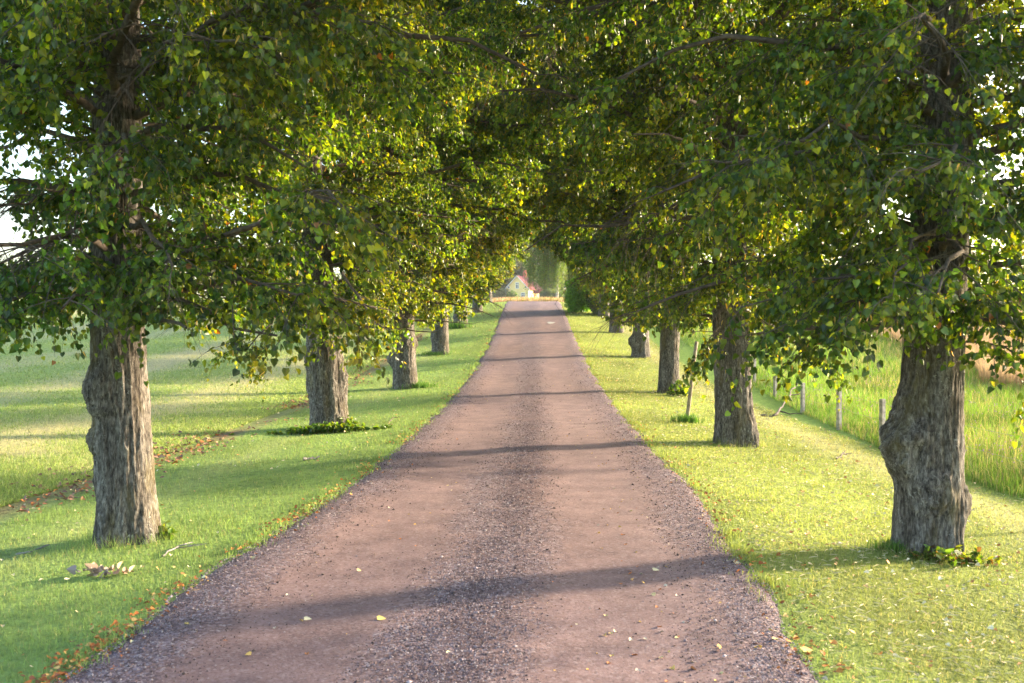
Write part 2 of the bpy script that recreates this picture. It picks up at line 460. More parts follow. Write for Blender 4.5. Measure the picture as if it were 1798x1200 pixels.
# ------------------------------------------------------------------ road
ys = axis(-12, [(3, .5), (14, .06), (30, .14), (86, .4)])
us = np.linspace(0, 1, 90)
U, Y = np.meshgrid(us, ys)
XL, XR = road_l(ys)[:, None], road_r(ys)[:, None]
X = XL + (XR - XL) * U
S = X - road_c(Y)
wob = .10 * noise2(S * 0, Y, 1, .25, 51)
trk = np.exp(-np.abs((S + 1.08 + wob) / .58) ** 2.6) + np.exp(-np.abs((S - 1.08 + wob) / .66) ** 2.6)
damp = np.clip(np.exp(-((S - .05) / .33) ** 2) * np.clip(1 - Y / 60, .3, 1) * (.75 + .5 * noise2(X, Y, .3, .22, 52)) + .55 * np.clip(noise2(X, Y, .7, .28, 53), 0, 1) * np.clip((Y - 3) / 12, .4, 1)
               + .5 * np.clip(noise2(X, Y, .25, .12, 54) - .1, 0, 1), 0, 1)
Z = gz(X, Y) + .016 - .012 * np.clip(noise2(X, Y, 1.1, .5, 60), 0, 1) * trk + .02 * (1 - trk) * np.clip(U * 14, 0, 1) * np.clip((1 - U) * 14, 0, 1) + .006 * noise2(X, Y, 9, 9, 55) * (1 - .7 * trk) + .004 * noise2(X, Y, 2, 2, 56)
Z -= np.clip(1 - U * 30, 0, 1) * .03 + np.clip(1 - (1 - U) * 30, 0, 1) * .03
damp = np.clip(damp * .75 + .5 * np.exp(-((S - .02) / .30) ** 2) * np.clip((Y - 8) / 4, 0, 1) * np.clip((60 - Y) / 30, 0, 1) * (.7 + .6 * noise2(X, Y, .6, .3, 64)), 0, 1)
cen = np.exp(-((S + wob) / .5) ** 2)
damp = np.clip(damp + .45 * trk * np.clip(1.6 * noise2(X * .6, Y, .8, .33, 59) - .2, 0, 1), 0, 1)
C = np.stack([np.clip(.80 - .16 * cen - trk * .80 + .28 * noise2(X, Y, .8, .5, 57) + .18 * noise2(X, Y, 2.6, 1.4, 58), 0, 1), damp * .9, trk], -1)
idx = np.arange(X.size).reshape(X.shape)
F = np.stack([idx[:-1, :-1], idx[:-1, 1:], idx[1:, 1:], idx[1:, :-1]], -1).reshape(-1, 4)
o = mesh_np("gravel_road", np.stack([X, Y, Z], -1), F, M_ROAD, col=C.reshape(-1, 3), smooth=True)
tag(o, "reddish gravel road with two packed wheel tracks", kind="structure")

# ------------------------------------------------------------------ scatter tools
def sample_y(n, y0, y1, p):
    u = rng.random(n)
    a = 1 - p if abs(1 - p) > 1e-3 else 1e-3
    return (y0 ** a + u * (y1 ** a - y0 ** a)) ** (1 / a)

def blades(name, x, y, h, w, C, mat, lean=.5, bend=False, label=None, tipcol=None, z=None):
    n = len(x)
    z = gz(x, y) if z is None else z
    B = np.stack([x, y, z - .004], -1)
    az = rng.random(n) * 2 * math.pi
    A = np.stack([np.cos(az), np.sin(az), 0 * az], -1) * (w / 2)[:, None]
    la = rng.random(n) * 2 * math.pi
    ln = (rng.random(n) * lean * h)[:, None] * np.stack([np.cos(la), np.sin(la), 0 * la], -1)
    up = np.stack([0 * h, 0 * h, h], -1)
    T = B + up * np.sqrt(np.clip(1 - .5 * (np.linalg.norm(ln, axis=1) / h) ** 2, .2, 1))[:, None] + ln
    tc = C if tipcol is None else tipcol
    if bend:
        M = B + up * .6 + ln * .28
        V = np.stack([B - A, B + A, M - A * .8, M + A * .8, T], 1)
        i = np.arange(n)[:, None] * 5
        Fq = i + np.array([[0, 1, 3, 2]]); Ft = i + np.array([[2, 3, 4]])
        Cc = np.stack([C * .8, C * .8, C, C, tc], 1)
        o = mesh_np(name, V.reshape(-1, 3), [Fq, Ft], mat, col=Cc.reshape(-1, 3))
    else:
        V = np.stack([B - A, B + A, T], 1)
        Ft = np.arange(n * 3).reshape(-1, 3)
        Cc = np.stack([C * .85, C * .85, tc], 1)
        o = mesh_np(name, V.reshape(-1, 3), Ft, mat, col=Cc.reshape(-1, 3))
    return o

# lawn on both verges
n = 230000
y = sample_y(n, 4.3, 82, 1.45)
side = rng.random(n) < .5
el, er = road_l(y), road_r(y)
u = rng.random(n)
x = np.where(side, el + .03 - u ** .9 * (6.3 + el), er - .03 + u ** .9 * (6.1 - er))
keep = ~((x < -5.8) & (noise2(x, y, 1.1, .6, 41) > -.2))
x, y, u = x[keep], y[keep], u[keep]
C = ground_col(x, y) * (1.05 + .45 * rng.standard_normal(len(x))[:, None] * .5).clip(.5, 2)
dry = rng.random(len(x)) < np.where(x > 0, .16, .06)
C[dry] = np.array([.46, .42, .20]) * (.7 + .5 * rng.random(dry.sum()))[:, None]
edge = np.exp(-np.minimum(np.abs(x - road_l(y)), np.abs(x - road_r(y))) / .35)
tuft = np.clip(noise2(x, y, 2.2, 2.2, 61), 0, 1)
h = (.030 + .022 * rng.random(len(x)) + .045 * edge * rng.random(len(x)) + .05 * tuft) * (.8 + y / 90)
for tx, ty in ((217, 955), (1626, 968), (577, 752), (1289, 780), (711, 682), (1173, 690)):
    cx_, cy_, _ = at(tx, ty)
    dd = np.hypot(x - cx_, y - cy_)
    h *= 1 + (1.5 + rng.random(len(x))) * np.exp(-((dd - .36) / .16) ** 2) * (rng.random(len(x)) < .8)
w = .0042 * (y / 6) ** .75 * (.7 + .6 * rng.random(len(x)))
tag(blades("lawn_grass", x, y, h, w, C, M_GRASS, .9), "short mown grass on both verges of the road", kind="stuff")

n = 16000
y = sample_y(n, 4.5, 60, 1.35)
lf = rng.random(n) < .5
x = np.where(lf, road_l(y) + .02 + rng.standard_normal(n) * .09, road_r(y) - .02 + rng.standard_normal(n) * .09)
k = noise2(x * 0 + lf, y, 1, 2.2, 62) + .5 * noise2(x, y, 5, 5, 63) > .1; x, y = x[k], y[k]; n = len(x)
C = ground_col(x + np.sign(x) * .4, y) * (.75 + .5 * rng.random(n))[:, None]
tag(blades("edge_grass", x, y, .04 + .07 * rng.random(n), .005 * (y / 6) ** .75, C, M_GRASS, 1.0, True), "ragged longer grass creeping over the gravel edges", kind="stuff")

# regrowing clover and straw in the left field
n = 170000
y = sample_y(n, 9, 90, 1.2)
x = -6.4 - (rng.random(n) ** 1.5) * (y * .62 - 3.0).clip(2, 60)
st = stripe(x, y)
s = rng.random(n) < np.clip(st * 1.05 + .12, .15, .95)
C = np.where(s[:, None], STRAW * 1.1, FGREEN * .95) * (.65 + .7 * rng.random(n))[:, None]
C[:, :] *= np.array([1, 1, 1])
h = np.where(s, .05, .045) * (.6 + .9 * rng.random(n)) * (1 + y / 80)
w = np.where(s, .005, .011) * (y / 10) ** .8 * (.6 + .8 * rng.random(n))
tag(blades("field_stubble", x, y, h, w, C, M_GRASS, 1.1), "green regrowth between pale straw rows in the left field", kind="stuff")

# tall grass beyond the fence
n = 130000
y = sample_y(n, 8, 75, 1.3)
x = 6.12 + rng.random(n) ** 1.15 * (6.8 + np.clip((y - 19) * .2, 0, 8)) + np.clip((y - 17) * .06, 0, 1.3)
C = np.array([.17, .30, .05]) * (.6 + .7 * rng.random(n))[:, None]
C *= (1 + .45 * noise2(x, y, .7, .5, 73))[:, None]
k = rng.random(n) < .2 + .25 * noise2(x, y, .4, .3, 74); C[k] = np.array([.40, .34, .18]) * (.7 + .5 * rng.random(k.sum()))[:, None]
fx = x - 6.0 - np.clip((y - 17) * .06, 0, 1.3)
h = (.16 + .26 * rng.random(n) + .10 * noise2(x, y, .8, .8, 71)) * np.clip(.3 + fx / 1.6, .3, 1)
w = .0048 * (y / 9) ** .7 * (.7 + .6 * rng.random(n))
tag(blades("meadow_grass", x, y, h, w, C, M_GRASS, .8, True), "tall unmown grass behind the wire fence", kind="stuff")
# small purple flower heads in it
n = 1500
y = sample_y(n, 9, 40, 1.3); x = 6.6 + rng.random(n) * 5.2
z = gz(x, y) + .2 + .22 * rng.random(n)
V = np.stack([x, y, z], -1)[:, None] + np.array([[.5, 0, 0], [-.5, 0, 0], [0, .5, 0], [0, -.5, 0], [0, 0, .7], [0, 0, -.7]])[None] * .02
i = np.arange(n)[:, None, None] * 6
Ft = (i + np.array([[0, 2, 4], [2, 1, 4], [1, 3, 4], [3, 0, 4], [2, 0, 5], [1, 2, 5], [3, 1, 5], [0, 3, 5]])[None]).reshape(-1, 3)
tag(mesh_np("meadow_flowers", V.reshape(-1, 3), Ft, M_LITTER, col=np.repeat(np.array([[.30, .17, .33]]), n * 6, 0)), "tiny purple flower heads in the tall grass", kind="stuff")

# ripe grain field
n = 90000
y = sample_y(n, 14, 130, 1.0)
x = 12.2 + .5 * noise2(0 * y, y, 1, .3, 72) + np.clip((y - 19) * .15, 0, 9) + rng.random(n) ** 1.4 * (y * .55).clip(3, 60)
C = np.array([.44, .34, .22]) * (.7 + .5 * rng.random(n))[:, None]
h = .62 + .25 * rng.random(n)
w = .010 * (y / 14) ** .7 * (.7 + .7 * rng.random(n))
tag(blades("grain_field", x, y, h, w, C, M_DRY, .45, True), "ripe tan grain standing in the right field", kind="stuff")
# dry grass past the crest
n = 26000
y = 85.5 + rng.random(n) ** 1.3 * 30; x = -16 + rng.random(n) * 28
C = np.array([.55, .41, .25]) * (.7 + .5 * rng.random(n))[:, None]
k = (x > -2.5) & (rng.random(n) < .35); C[k] = np.array([.30, .30, .10])
h = .24 + .3 * rng.random(n)
w = .05 * (.6 + .8 * rng.random(n))
tag(blades("dry_meadow_grass", x, y, h, w, C, M_DRY, .4), "pale dry grass strip at the end of the road", kind="stuff")

# road stones
n = 48000
y = sample_y(n, 4.6, 40, 1.7)
S = np.where(rng.random(n) < .45, rng.standard_normal(n) * .3, 0)
el, er, c = road_l(y), road_r(y), road_c(y)
pick = rng.random(n)
x = np.where(pick < .42, c + rng.standard_normal(n) * .24, np.where(pick < .66, el + .04 + np.abs(rng.standard_normal(n)) * .33, np.where(pick < .86, er - .04 - np.abs(rng.standard_normal(n)) * .33, el + (er - el) * rng.random(n))))
k = (x > el) & (x < er); x, y = x[k], y[k]; n = len(x)
s = (.0035 + .0045 * rng.random(n) ** 3 + (rng.random(n) < .012) * .008) * (y / 6) ** .35
z = gz(x, y) + .026 * (1 - np.exp(-((x - road_c(y) + 1.02) / .46) ** 4) - np.exp(-((x - road_c(y) - 1.02) / .52) ** 4)).clip(0, 1) + .012
D = np.array([[1, 0, 0], [-1, 0, 0], [0, 1, 0], [0, -1, 0], [0, 0, .75], [0, 0, -.75]])[None] * (1 + .35 * rng.standard_normal((n, 6, 1))).clip(.5, 1.7)
a = rng.random(n) * 6.28
cs, sn = np.cos(a)[:, None], np.sin(a)[:, None]
D = np.stack([D[..., 0] * cs - D[..., 1] * sn, D[..., 0] * sn + D[..., 1] * cs, D[..., 2]], -1)
V = np.stack([x, y, z], -1)[:, None] + D * s[:, None, None]
i = np.arange(n)[:, None, None] * 6
Ft = (i + np.array([[0, 2, 4], [2, 1, 4], [1, 3, 4], [3, 0, 4], [2, 0, 5], [1, 2, 5], [3, 1, 5], [0, 3, 5]])[None]).reshape(-1, 3)
pal = np.array([[.16, .122, .134], [.11, .083, .092], [.22, .18, .197], [.17, .115, .11], [.05, .038, .04], [.32, .28, .29]])
C = pal[rng.integers(0, 6, n)] * (.8 + .4 * rng.random(n))[:, None]
k = (np.abs(np.abs(x - road_c(y)) - 1.05) < .55) & (rng.random(n) < .7)
C[k] = np.array([.05, .038, .036])
tag(mesh_np("loose_gravel", V.reshape(-1, 3), Ft, M_STONE, col=np.repeat(C, 6, 0)), "loose grey gravel along the middle and edges of the road", kind="stuff")

# ------------------------------------------------------------------ leaves
LEAF_T = np.array([[0, .06], [-.34, 0], [-.49, .34], [-.29, .74], [0, 1.06], [.29, .74], [.49, .34], [.34, 0]])
LV = len(LEAF_T)
def leaf_mesh(P, D, N, s, fold=.28, wide=1.0):
    """heart-shaped leaves folded along the midrib; P base, D towards the tip, N face normal"""
    D = norm(D); Sx = norm(np.cross(D, N)); Nn = np.cross(Sx, D)
    t = LEAF_T * np.array([wide, 1.0])
    fold = fold * (.3 + 1.4 * ((np.arange(len(P)) * 0.61803) % 1.0))[:, None]
    lift = np.abs(t[None, :, 0]) * fold - .22 * t[None, :, 1] ** 2
    V = P[:, None] + s[:, None, None] * (t[None, :, 0, None] * Sx[:, None] + t[None, :, 1, None] * D[:, None] + lift[:, :, None] * Nn[:, None])
    i = np.arange(len(P))[:, None] * LV
    F = np.concatenate([i + np.array([[0, 4, 3, 2, 1]]), i + np.array([[0, 7, 6, 5, 4]])])
    return V.reshape(-1, 3), F

def leaf_cols(n, P, yellow=.05, seed=0, dark=1.0):
    pal = np.array([[.026, .072, .018], [.042, .105, .020], [.064, .138, .020], [.105, .172, .020]]) * dark
    C = pal[rng.integers(0, 4, n)]
    cl = vnoise(P * 1.1, seed + 5)
    C = C * (1 + .38 * cl)[:, None] * (.8 + .4 * rng.random(n))[:, None]
    ol = np.clip(vnoise(P * .7 + 31, seed + 7) + .15, 0, 1)[:, None]       # some boughs already turning olive
    C = C * (1 + ol * np.array([.75, .18, -.25]))
    C *= (.55 + .9 * rng.random(n) ** 1.3)[:, None]
    cl2 = vnoise(P * .8 + 9, seed + 6)
    k = rng.random(n) < yellow * (1 + 1.6 * np.clip(cl2, -.5, 1))
    C[k] = np.array([.14, .18, .02]) * (.6 + .6 * rng.random(k.sum()))[:, None]
    k = rng.random(n) < .0018 * (1 + 3 * np.clip(cl2, 0, 1))
    C[k] = np.array([.16, .08, .03])
    return C

# litter of fallen leaves
def litter(name, x, y, s, C, label, z0=.0):
    n = len(x)
    z = gz(x, y) + .02 + z0 * rng.random(n)
    a = rng.random(n) * 6.28
    D = np.stack([np.cos(a), np.sin(a), .5 * (rng.random(n) - .5)], -1)
    N = norm(np.stack([rng.standard_normal(n) * .45, rng.standard_normal(n) * .45, np.ones(n)], -1))
    V, F = leaf_mesh(np.stack([x, y, z], -1), D, N, s, .35)
    return tag(mesh_np(name, V, F, M_LITTER, col=np.repeat(C, LV, 0)), label, kind="stuff")

n = 3600
y = sample_y(n, 4.6, 75, 1.25)
lf = rng.random(n) < .68
sp_ = .05 + .16 * rng.random(n) ** 2
x = np.where(lf, road_l(y) - .02 + rng.standard_normal(n) * sp_, road_r(y) + .02 + rng.standard_normal(n) * sp_ * 1.4)
k = noise2(x * 0, y, .6, 1.3, 81) + .5 * noise2(x, y, 3, 3.5, 83) + .25 * rng.standard_normal(n) > .02; x, y = x[k], y[k]; n = len(x)
pal = np.array([[.45, .15, .04], [.52, .22, .06], [.36, .11, .035], [.55, .36, .13], [.22, .09, .05]])
litter("edge_leaf_litter", x, y, .035 * (.5 + .7 * rng.random(n)) * (y / 7) ** .2, pal[rng.integers(0, 5, n)] * (.8 + .4 * rng.random(n))[:, None], "orange fallen leaves gathered along the road edges", .03)
n = 5200
y = sample_y(n, 4.6, 60, 1.3)
x = np.where(rng.random(n) < .72, 2.0 + rng.random(n) * 4.1, -2.4 - rng.random(n) * 4)
k = (noise2(x, y, .5, .4, 82) + .5 * rng.standard_normal(n) > -.1) & ((x > 0) | (rng.random(n) < .55)); x, y = x[k], y[k]; n = len(x)
pal = np.array([[.66, .58, .36], [.62, .50, .28], [.58, .36, .16], [.60, .56, .38], [.50, .24, .10]])
litter("lawn_leaf_litter", x, y, .036 * (.55 + .6 * rng.random(n)) * (y / 7) ** .25, pal[rng.integers(0, 5, n)] * (.8 + .4 * rng.random(n))[:, None], "pale dry leaves scattered over the grass verges", .035)
n = 9000
y = sample_y(n, 4.6, 50, 1.3)
x = road_r(y) + .1 + rng.random(n) * (6.0 - road_r(y))
k = noise2(x, y, .6, .5, 84) + .5 * rng.standard_normal(n) > -.05; x, y = x[k], y[k]; n = len(x)
a = rng.random(n) * 6.28
D = np.stack([np.cos(a), np.sin(a), .35 * (rng.random(n) - .3)], -1)
V, F = leaf_mesh(np.stack([x, y, gz(x, y) + .022 + .02 * rng.random(n)], -1), D, np.tile([[0, 0, 1.0]], (n, 1)) + rng.standard_normal((n, 3)) * .3, (.035 + .05 * rng.random(n)) * (y / 7) ** .3, .2, .085)
C = np.array([.62, .55, .34]) * (.7 + .45 * rng.random(n))[:, None]
tag(mesh_np("clipped_straw", V, F, M_LITTER, col=np.repeat(C, LV, 0)), "dry clipped grass stems lying on the right verge", kind="stuff")

n = 5200
y = sample_y(n, 9, 55, 1.1)
x = -6.25 + rng.standard_normal(n) * .38
k = noise2(x, y, .9, .45, 41) + .35 * rng.standard_normal(n) > .25; x, y = x[k], y[k]; n = len(x)
pal = np.array([[.22, .12, .09], [.30, .15, .09], [.17, .10, .08], [.36, .22, .15], [.42, .17, .06]])
litter("field_leaf_litter", x, y, .06 * (.5 + .7 * rng.random(n)) * (y / 10) ** .3, pal[rng.integers(0, 5, n)] * (.8 + .4 * rng.random(n))[:, None], "brown fallen leaves along the edge of the left field", .03)
n = 700
y = sample_y(n, 5, 45, 1.5); x = road_l(y) + (road_r(y) - road_l(y)) * np.where(rng.random(n) < .6, 1 - np.abs(rng.standard_normal(n)) * .16, rng.random(n))
pal = np.array([[.60, .46, .22], [.62, .40, .12], [.45, .18, .07], [.52, .45, .34]])
litter("road_leaf_litter", x, y, .034 * (.5 + .6 * rng.random(n)), pal[rng.integers(0, 4, n)], "small dry leaves lying on the gravel", .0)

# ------------------------------------------------------------------ linden trees
_rz = np.array([1.6, 2.0, 2.5, 3.3, 4.5, 6.0, 8.0, 10.0, 12.0, 13.6])
_rr = np.array([1.1, 1.7, 2.2, 2.7, 3.6, 5.0, 6.2, 6.6, 6.0, 3.6])

def trunk_mesh(name, parent, r0, height, lean, bumps, seed, res=1.0, flare=.25, forks=()):
    """one bark surface from roots to upper stem, burls and ridges modelled"""
    nt_ = int(150 * res)
    zz = np.concatenate([np.linspace(-.12, 2.8, int(230 * res)), np.linspace(2.8, height, int(70 * res))[1:]])
    th = np.linspace(0, 2 * math.pi, nt_, endpoint=False)
    T, Zz = np.meshgrid(th, zz)
    t = np.clip(Zz / height, 0, 1)
    r = r0 * (1 - .12 * np.clip(Zz / 2.5, 0, 1) - .80 * np.clip((Zz - 3.0) / (height - 3.0), 0, 1) ** 1.1)
    r = r + r0 * flare * np.exp(-np.clip(Zz + .1, 0, 9) / .22) * (1 + .55 * np.cos(5 * T + seed) + .35 * np.cos(3 * T + 2.1 * seed))
    cx, sx = np.cos(T), np.sin(T)
    r = r * (1 + .055 * vnoise(np.stack([cx * 1.3, sx * 1.3, Zz * .9], -1), seed) + .03 * vnoise(np.stack([cx * 3, sx * 3, Zz * 2.2], -1), seed + 1))
    bsum = np.zeros_like(r)
    for (z0, a0, amp, wz, wa) in bumps:
        da = (T - a0 + math.pi) % (2 * math.pi) - math.pi
        g = np.exp(-(np.abs(Zz - z0) / wz) ** 2.4 - (np.abs(da) / wa) ** 2.4)
        r = r + 1.35 * amp * g * (1 + .35 * vnoise(np.stack([cx * 5, sx * 5, Zz * 6], -1), seed + 2))
        bsum = np.maximum(bsum, g)
    # bark ridges follow the stem and swirl round the burls
    sw = .8 * bsum
    rid = 0
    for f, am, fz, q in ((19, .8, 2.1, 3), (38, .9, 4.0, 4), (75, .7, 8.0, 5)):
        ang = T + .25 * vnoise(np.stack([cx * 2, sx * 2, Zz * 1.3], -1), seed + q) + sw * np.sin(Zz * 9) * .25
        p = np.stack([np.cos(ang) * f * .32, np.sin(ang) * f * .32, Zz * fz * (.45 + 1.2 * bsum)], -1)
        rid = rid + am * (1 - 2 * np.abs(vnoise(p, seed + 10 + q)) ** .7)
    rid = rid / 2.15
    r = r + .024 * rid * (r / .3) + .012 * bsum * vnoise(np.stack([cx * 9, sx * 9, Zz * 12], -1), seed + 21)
    lx = lean[0] * t + .05 * np.sin(Zz * .8 + seed) * np.clip(Zz / 3, 0, 1)
    ly = lean[1] * t + .05 * np.cos(Zz * .7 + seed) * np.clip(Zz / 3, 0, 1)
    V = np.stack([lx + r * cx, ly + r * sx, Zz], -1)
    idx = np.arange(T.size).reshape(T.shape)
    a, b = idx[:-1], idx[1:]
    F = np.stack([a, np.roll(a, -1, 1), np.roll(b, -1, 1), b], -1).reshape(-1, 4)
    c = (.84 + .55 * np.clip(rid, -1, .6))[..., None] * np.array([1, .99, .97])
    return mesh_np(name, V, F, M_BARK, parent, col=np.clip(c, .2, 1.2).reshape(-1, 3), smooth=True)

def stem_at(z, lean, height, seed):
    t = np.clip(z / height, 0, 1)
    return np.stack([lean[0] * t + .05 * np.sin(z * .8 + seed) * np.clip(z / 3, 0, 1), lean[1] * t + .05 * np.cos(z * .7 + seed) * np.clip(z / 3, 0, 1), z], -1)

def crown_geom(seed, lean=(0, 0), height=11.0, nlimb=58, dens=1.0, size=.085, zlow=1.95, extra=(), epi=26, rscale=1.0, low_az=None, yellow=.05, leaves=10, along=.84, notch=None, gap=-.45):
    """limbs, side branches, twigs and leaves; returns wood and leaf arrays in tree space"""
    g = np.random.default_rng(seed)
    limbs = []          # (7,3) points, base radius
    K = 7; tt = np.linspace(0, 1, K)
    for i in range(nlimb):
        f = (i + g.random()) / nlimb
        hb = 2.0 + f ** .95 * (height - 2.2)
        az = i * 2.39996 + g.normal() * .35
        reach = np.interp(hb + .8, _rz, _rr) * rscale * (.72 + .38 * g.random()) * (1 - (1 - along) * abs(math.sin(az)))
        el = R(13) + R(43) * f + g.normal() * .10
        dr = (.36 - .16 * f) + .07 * g.normal()
        b = stem_at(np.array(hb), lean, height, seed)
        sway = g.normal() * .18
        a = az + sway * tt ** 2
        rad = reach * tt
        P = np.stack([b[0] + np.cos(a) * rad, b[1] + np.sin(a) * rad, b[2] + reach * (math.tan(el) * tt - dr * tt ** 2)], -1)
        P[1:-1] += g.normal(size=(K - 2, 3)) * .05 * reach / 3
        fl = zlow + .22 + .1 * g.random()
        P[:, 2] = np.where(P[:, 2] < fl, fl - .25 * (fl - P[:, 2]), P[:, 2])
        limbs.append((P, .012 + .010 * reach + .03 * f * (g.random() < .4)))
    for i in range(epi):
        hb = 2.1 + g.random() * 5.0
        az = g.random() * 6.28
        b = stem_at(np.array(hb), lean, height, seed)
        L = .55 + .7 * g.random()
        P = np.stack([b[0] + np.cos(az) * (L * tt + .15), b[1] + np.sin(az) * (L * tt + .15), b[2] + L * (.5 * tt - .55 * tt ** 2)], -1)
        limbs.append((P, .012))
    for pts, rad in extra:
        pts = np.asarray(pts, float)
        q = np.linspace(0, len(pts) - 1, K)
        P = np.stack([np.interp(q, range(len(pts)), pts[:, j]) for j in range(3)], -1)
        P[1:-1] += g.normal(size=(K - 2, 3)) * .03
        limbs.append((P, rad))
    LP = np.stack([l[0] for l in limbs]); LR = np.array([l[1] for l in limbs])
    wood = [(LP, LR[:, None] * (1 - .82 * tt)[None] + .004, 6)]
    # side branches
    SP, SR, SX = [], [], []
    nx = len(limbs) - len(extra)
    for li, (P, r) in enumerate(limbs):
        L = np.linalg.norm(np.diff(P, axis=0), axis=1).sum()
        n2 = max(3, int(L / .20 * min(1.0, dens)))
        t = np.sort(.12 + .88 * g.random(n2)); t[-1] = 1.0
        q = t * (K - 1); i0 = np.clip(q.astype(int), 0, K - 2); fr = (q - i0)[:, None]
        base = P[i0] * (1 - fr) + P[i0 + 1] * fr
        tan = norm(P[i0 + 1] - P[i0])
        sgn = np.where(np.arange(n2) % 2, 1, -1) * (R(48) + g.normal(size=n2) * .3)
        sgn[-1] *= .2
        cs, sn = np.cos(sgn), np.sin(sgn)
        d = np.stack([tan[:, 0] * cs - tan[:, 1] * sn, tan[:, 0] * sn + tan[:, 1] * cs, tan[:, 2] * .6 + g.normal(size=n2) * .32], -1)
        d = norm(d)
        ln = (.35 + .30 * L * (1 - t) * (.6 + .5 * g.random(n2)) + .25 * g.random(n2)).clip(.3, 1.5)
        t4 = np.linspace(0, 1, 4)
        S = base[:, None] + d[:, None] * (ln[:, None] * t4)[..., None]
        S[..., 2] -= (ln[:, None] * t4 ** 2) * (.20 + .25 * g.random(n2))[:, None]
        SP.append(S); SX.append(np.full(n2, li >= nx)); SR.append(np.full(n2, .0045) + .0035 * ln)
    SP = np.concatenate(SP); SR = np.concatenate(SR); SX = np.concatenate(SX)
    ok = (SP[:, -1, 2] > zlow + .12) | SX
    SP, SR, SX = SP[ok], SR[ok], SX[ok]
    wood.append((SP, SR[:, None] * np.array([1, .8, .6, .3])[None], 4))
    # twigs
    ln = np.linalg.norm(SP[:, -1] - SP[:, 0], axis=1)
    cnt = np.maximum(2, (ln / .115 * dens).astype(int))
    sid = np.repeat(np.arange(len(SP)), cnt)
    m = len(sid)
    t = .1 + .9 * g.random(m)
    q = t * 3; i0 = np.clip(q.astype(int), 0, 2); fr = (q - i0)[:, None]
    tb = SP[sid, i0] * (1 - fr) + SP[sid, i0 + 1] * fr
    tn = norm(SP[sid, i0 + 1] - SP[sid, i0])
    td = norm(tn * .7 + g.normal(size=(m, 3)) * np.array([.6, .6, .4]) + np.array([0, 0, -.12]))
    tl = .16 + .26 * g.random(m)
    t3 = np.array([0, .5, 1.0])
    TP = tb[:, None] + td[:, None] * (tl[:, None] * t3)[..., None]
    TP[..., 2] -= tl[:, None] * t3 ** 2 * (.25 + .3 * g.random(m))[:, None]
    # ragged lower limit of the crown
    def low(p):
        zc = zlow + .28 * vnoise(np.stack([p[:, 0] * .9, p[:, 1] * .9, p[:, 2] * 0 + seed], -1), 91) + .12 * vnoise(np.stack([p[:, 0] * 3, p[:, 1] * 3, p[:, 2] * 0], -1), 92)
        return p[:, 2] > zc
    ex0 = m
    cn = vnoise(TP[:, -1] * np.array([.95, .95, 1.25]), seed + 8) + .35 * vnoise(TP[:, -1] * 2.4, seed + 9)
    keep = (low(TP[:, -1]) & (cn > gap)) | SX[sid]
    tx = SX[sid][keep]
    TP = TP[keep]; m = len(TP)
    wood.append((TP, np.tile(np.array([[.0028, .0022, .0012]]), (m, 1)), 3))
    # leaves
    nl = leaves
    lt = (np.arange(nl) + .6) / nl
    lid = np.repeat(np.arange(m), nl)
    tq = np.tile(lt, m) * (.85 + .3 * g.random(m * nl)); tq = tq.clip(0, 1)
    q = tq * 2; i0 = np.clip(q.astype(int), 0, 1); fr = (q - i0)[:, None]
    P = TP[lid, i0] * (1 - fr) + TP[lid, i0 + 1] * fr
    tn = norm(TP[lid, i0 + 1] - TP[lid, i0])
    n = len(P)
    side = np.cross(tn, np.array([0, 0, 1.0])) * np.where(np.arange(n) % 2, 1, -1)[:, None]
    out = P - np.array([lean[0] * .4, lean[1] * .4, 0]); out[:, 2] = 0; out = norm(out)
    D = norm(tn * .45 + side * .55 + out * .2 + np.array([0, 0, -.55]) + g.normal(size=(n, 3)) * .45)
    P = P + D * (.02 + .02 * g.random(n))[:, None]
    N = out * .35 + np.array([0, 0, .8]) + g.normal(size=(n, 3)) * .7
    s = size * (.6 + .6 * g.random(n))
    rad = np.hypot(P[:, 0] - lean[0] * P[:, 2] / height, (P[:, 1] - lean[1] * P[:, 2] / height) / (along + .08))
    lim = np.interp(P[:, 2], _rz, _rr) * rscale * (1.08 + .22 * vnoise(np.stack([P[:, 0] * .8, P[:, 1] * .8, P[:, 2] * .8], -1), seed + 3))
    kk = (low(P + D * s[:, None] * .5) & (rad < lim)) | tx[lid]
    if notch:
        for (z0, z1, a0, wa, rmax) in notch:
            az = np.arctan2(P[:, 1], P[:, 0]); da = (az - a0 + math.pi) % (2 * math.pi) - math.pi
            zz = P[:, 2] + .12 * vnoise(P * 2.2, 77)
            kk &= ~((zz > z0) & (zz < z1) & (np.abs(da) < wa) & (rad > rmax))
    P, D, N, s = P[kk], D[kk], N[kk], s[kk]
    return wood, (P, D, N, s)

def make_crown(parent, geom, seed, yellow, fold=.28, dark=1.0):
    wood, (P, D, N, s) = geom
    a = Acc()
    for (Pp, Rr, sd) in wood:
        V, F = tubes(Pp, Rr, sd); a.add(V, F)
    br = a.build("branches", M_TWIG, parent, True)
    V, F = leaf_mesh(P, D, N, s, fold)
    C = leaf_cols(len(P), P, yellow, seed, dark)
    g = np.random.default_rng(seed + 50)
    q = g.random(len(P)) < .045          # pale hanging bracts among the leaves
    m = int(q.sum())
    Vb, Fb = leaf_mesh(P[q] + g.normal(size=(m, 3)) * .02, norm(np.array([0, 0, -1.0]) + g.normal(size=(m, 3)) * .3), g.normal(size=(m, 3)), s[q] * 1.05, .2, .26)
    F = np.concatenate([F, Fb + len(V)]); V = np.concatenate([V, Vb])
    C = np.concatenate([C, np.array([.36, .30, .12]) * (.6 + .6 * g.random(m))[:, None]])
    print("leaves", seed, len(P))
    cr = mesh_np("crown", V, F, M_LEAF, parent, col=np.repeat(C, LV, 0))
    return br, cr

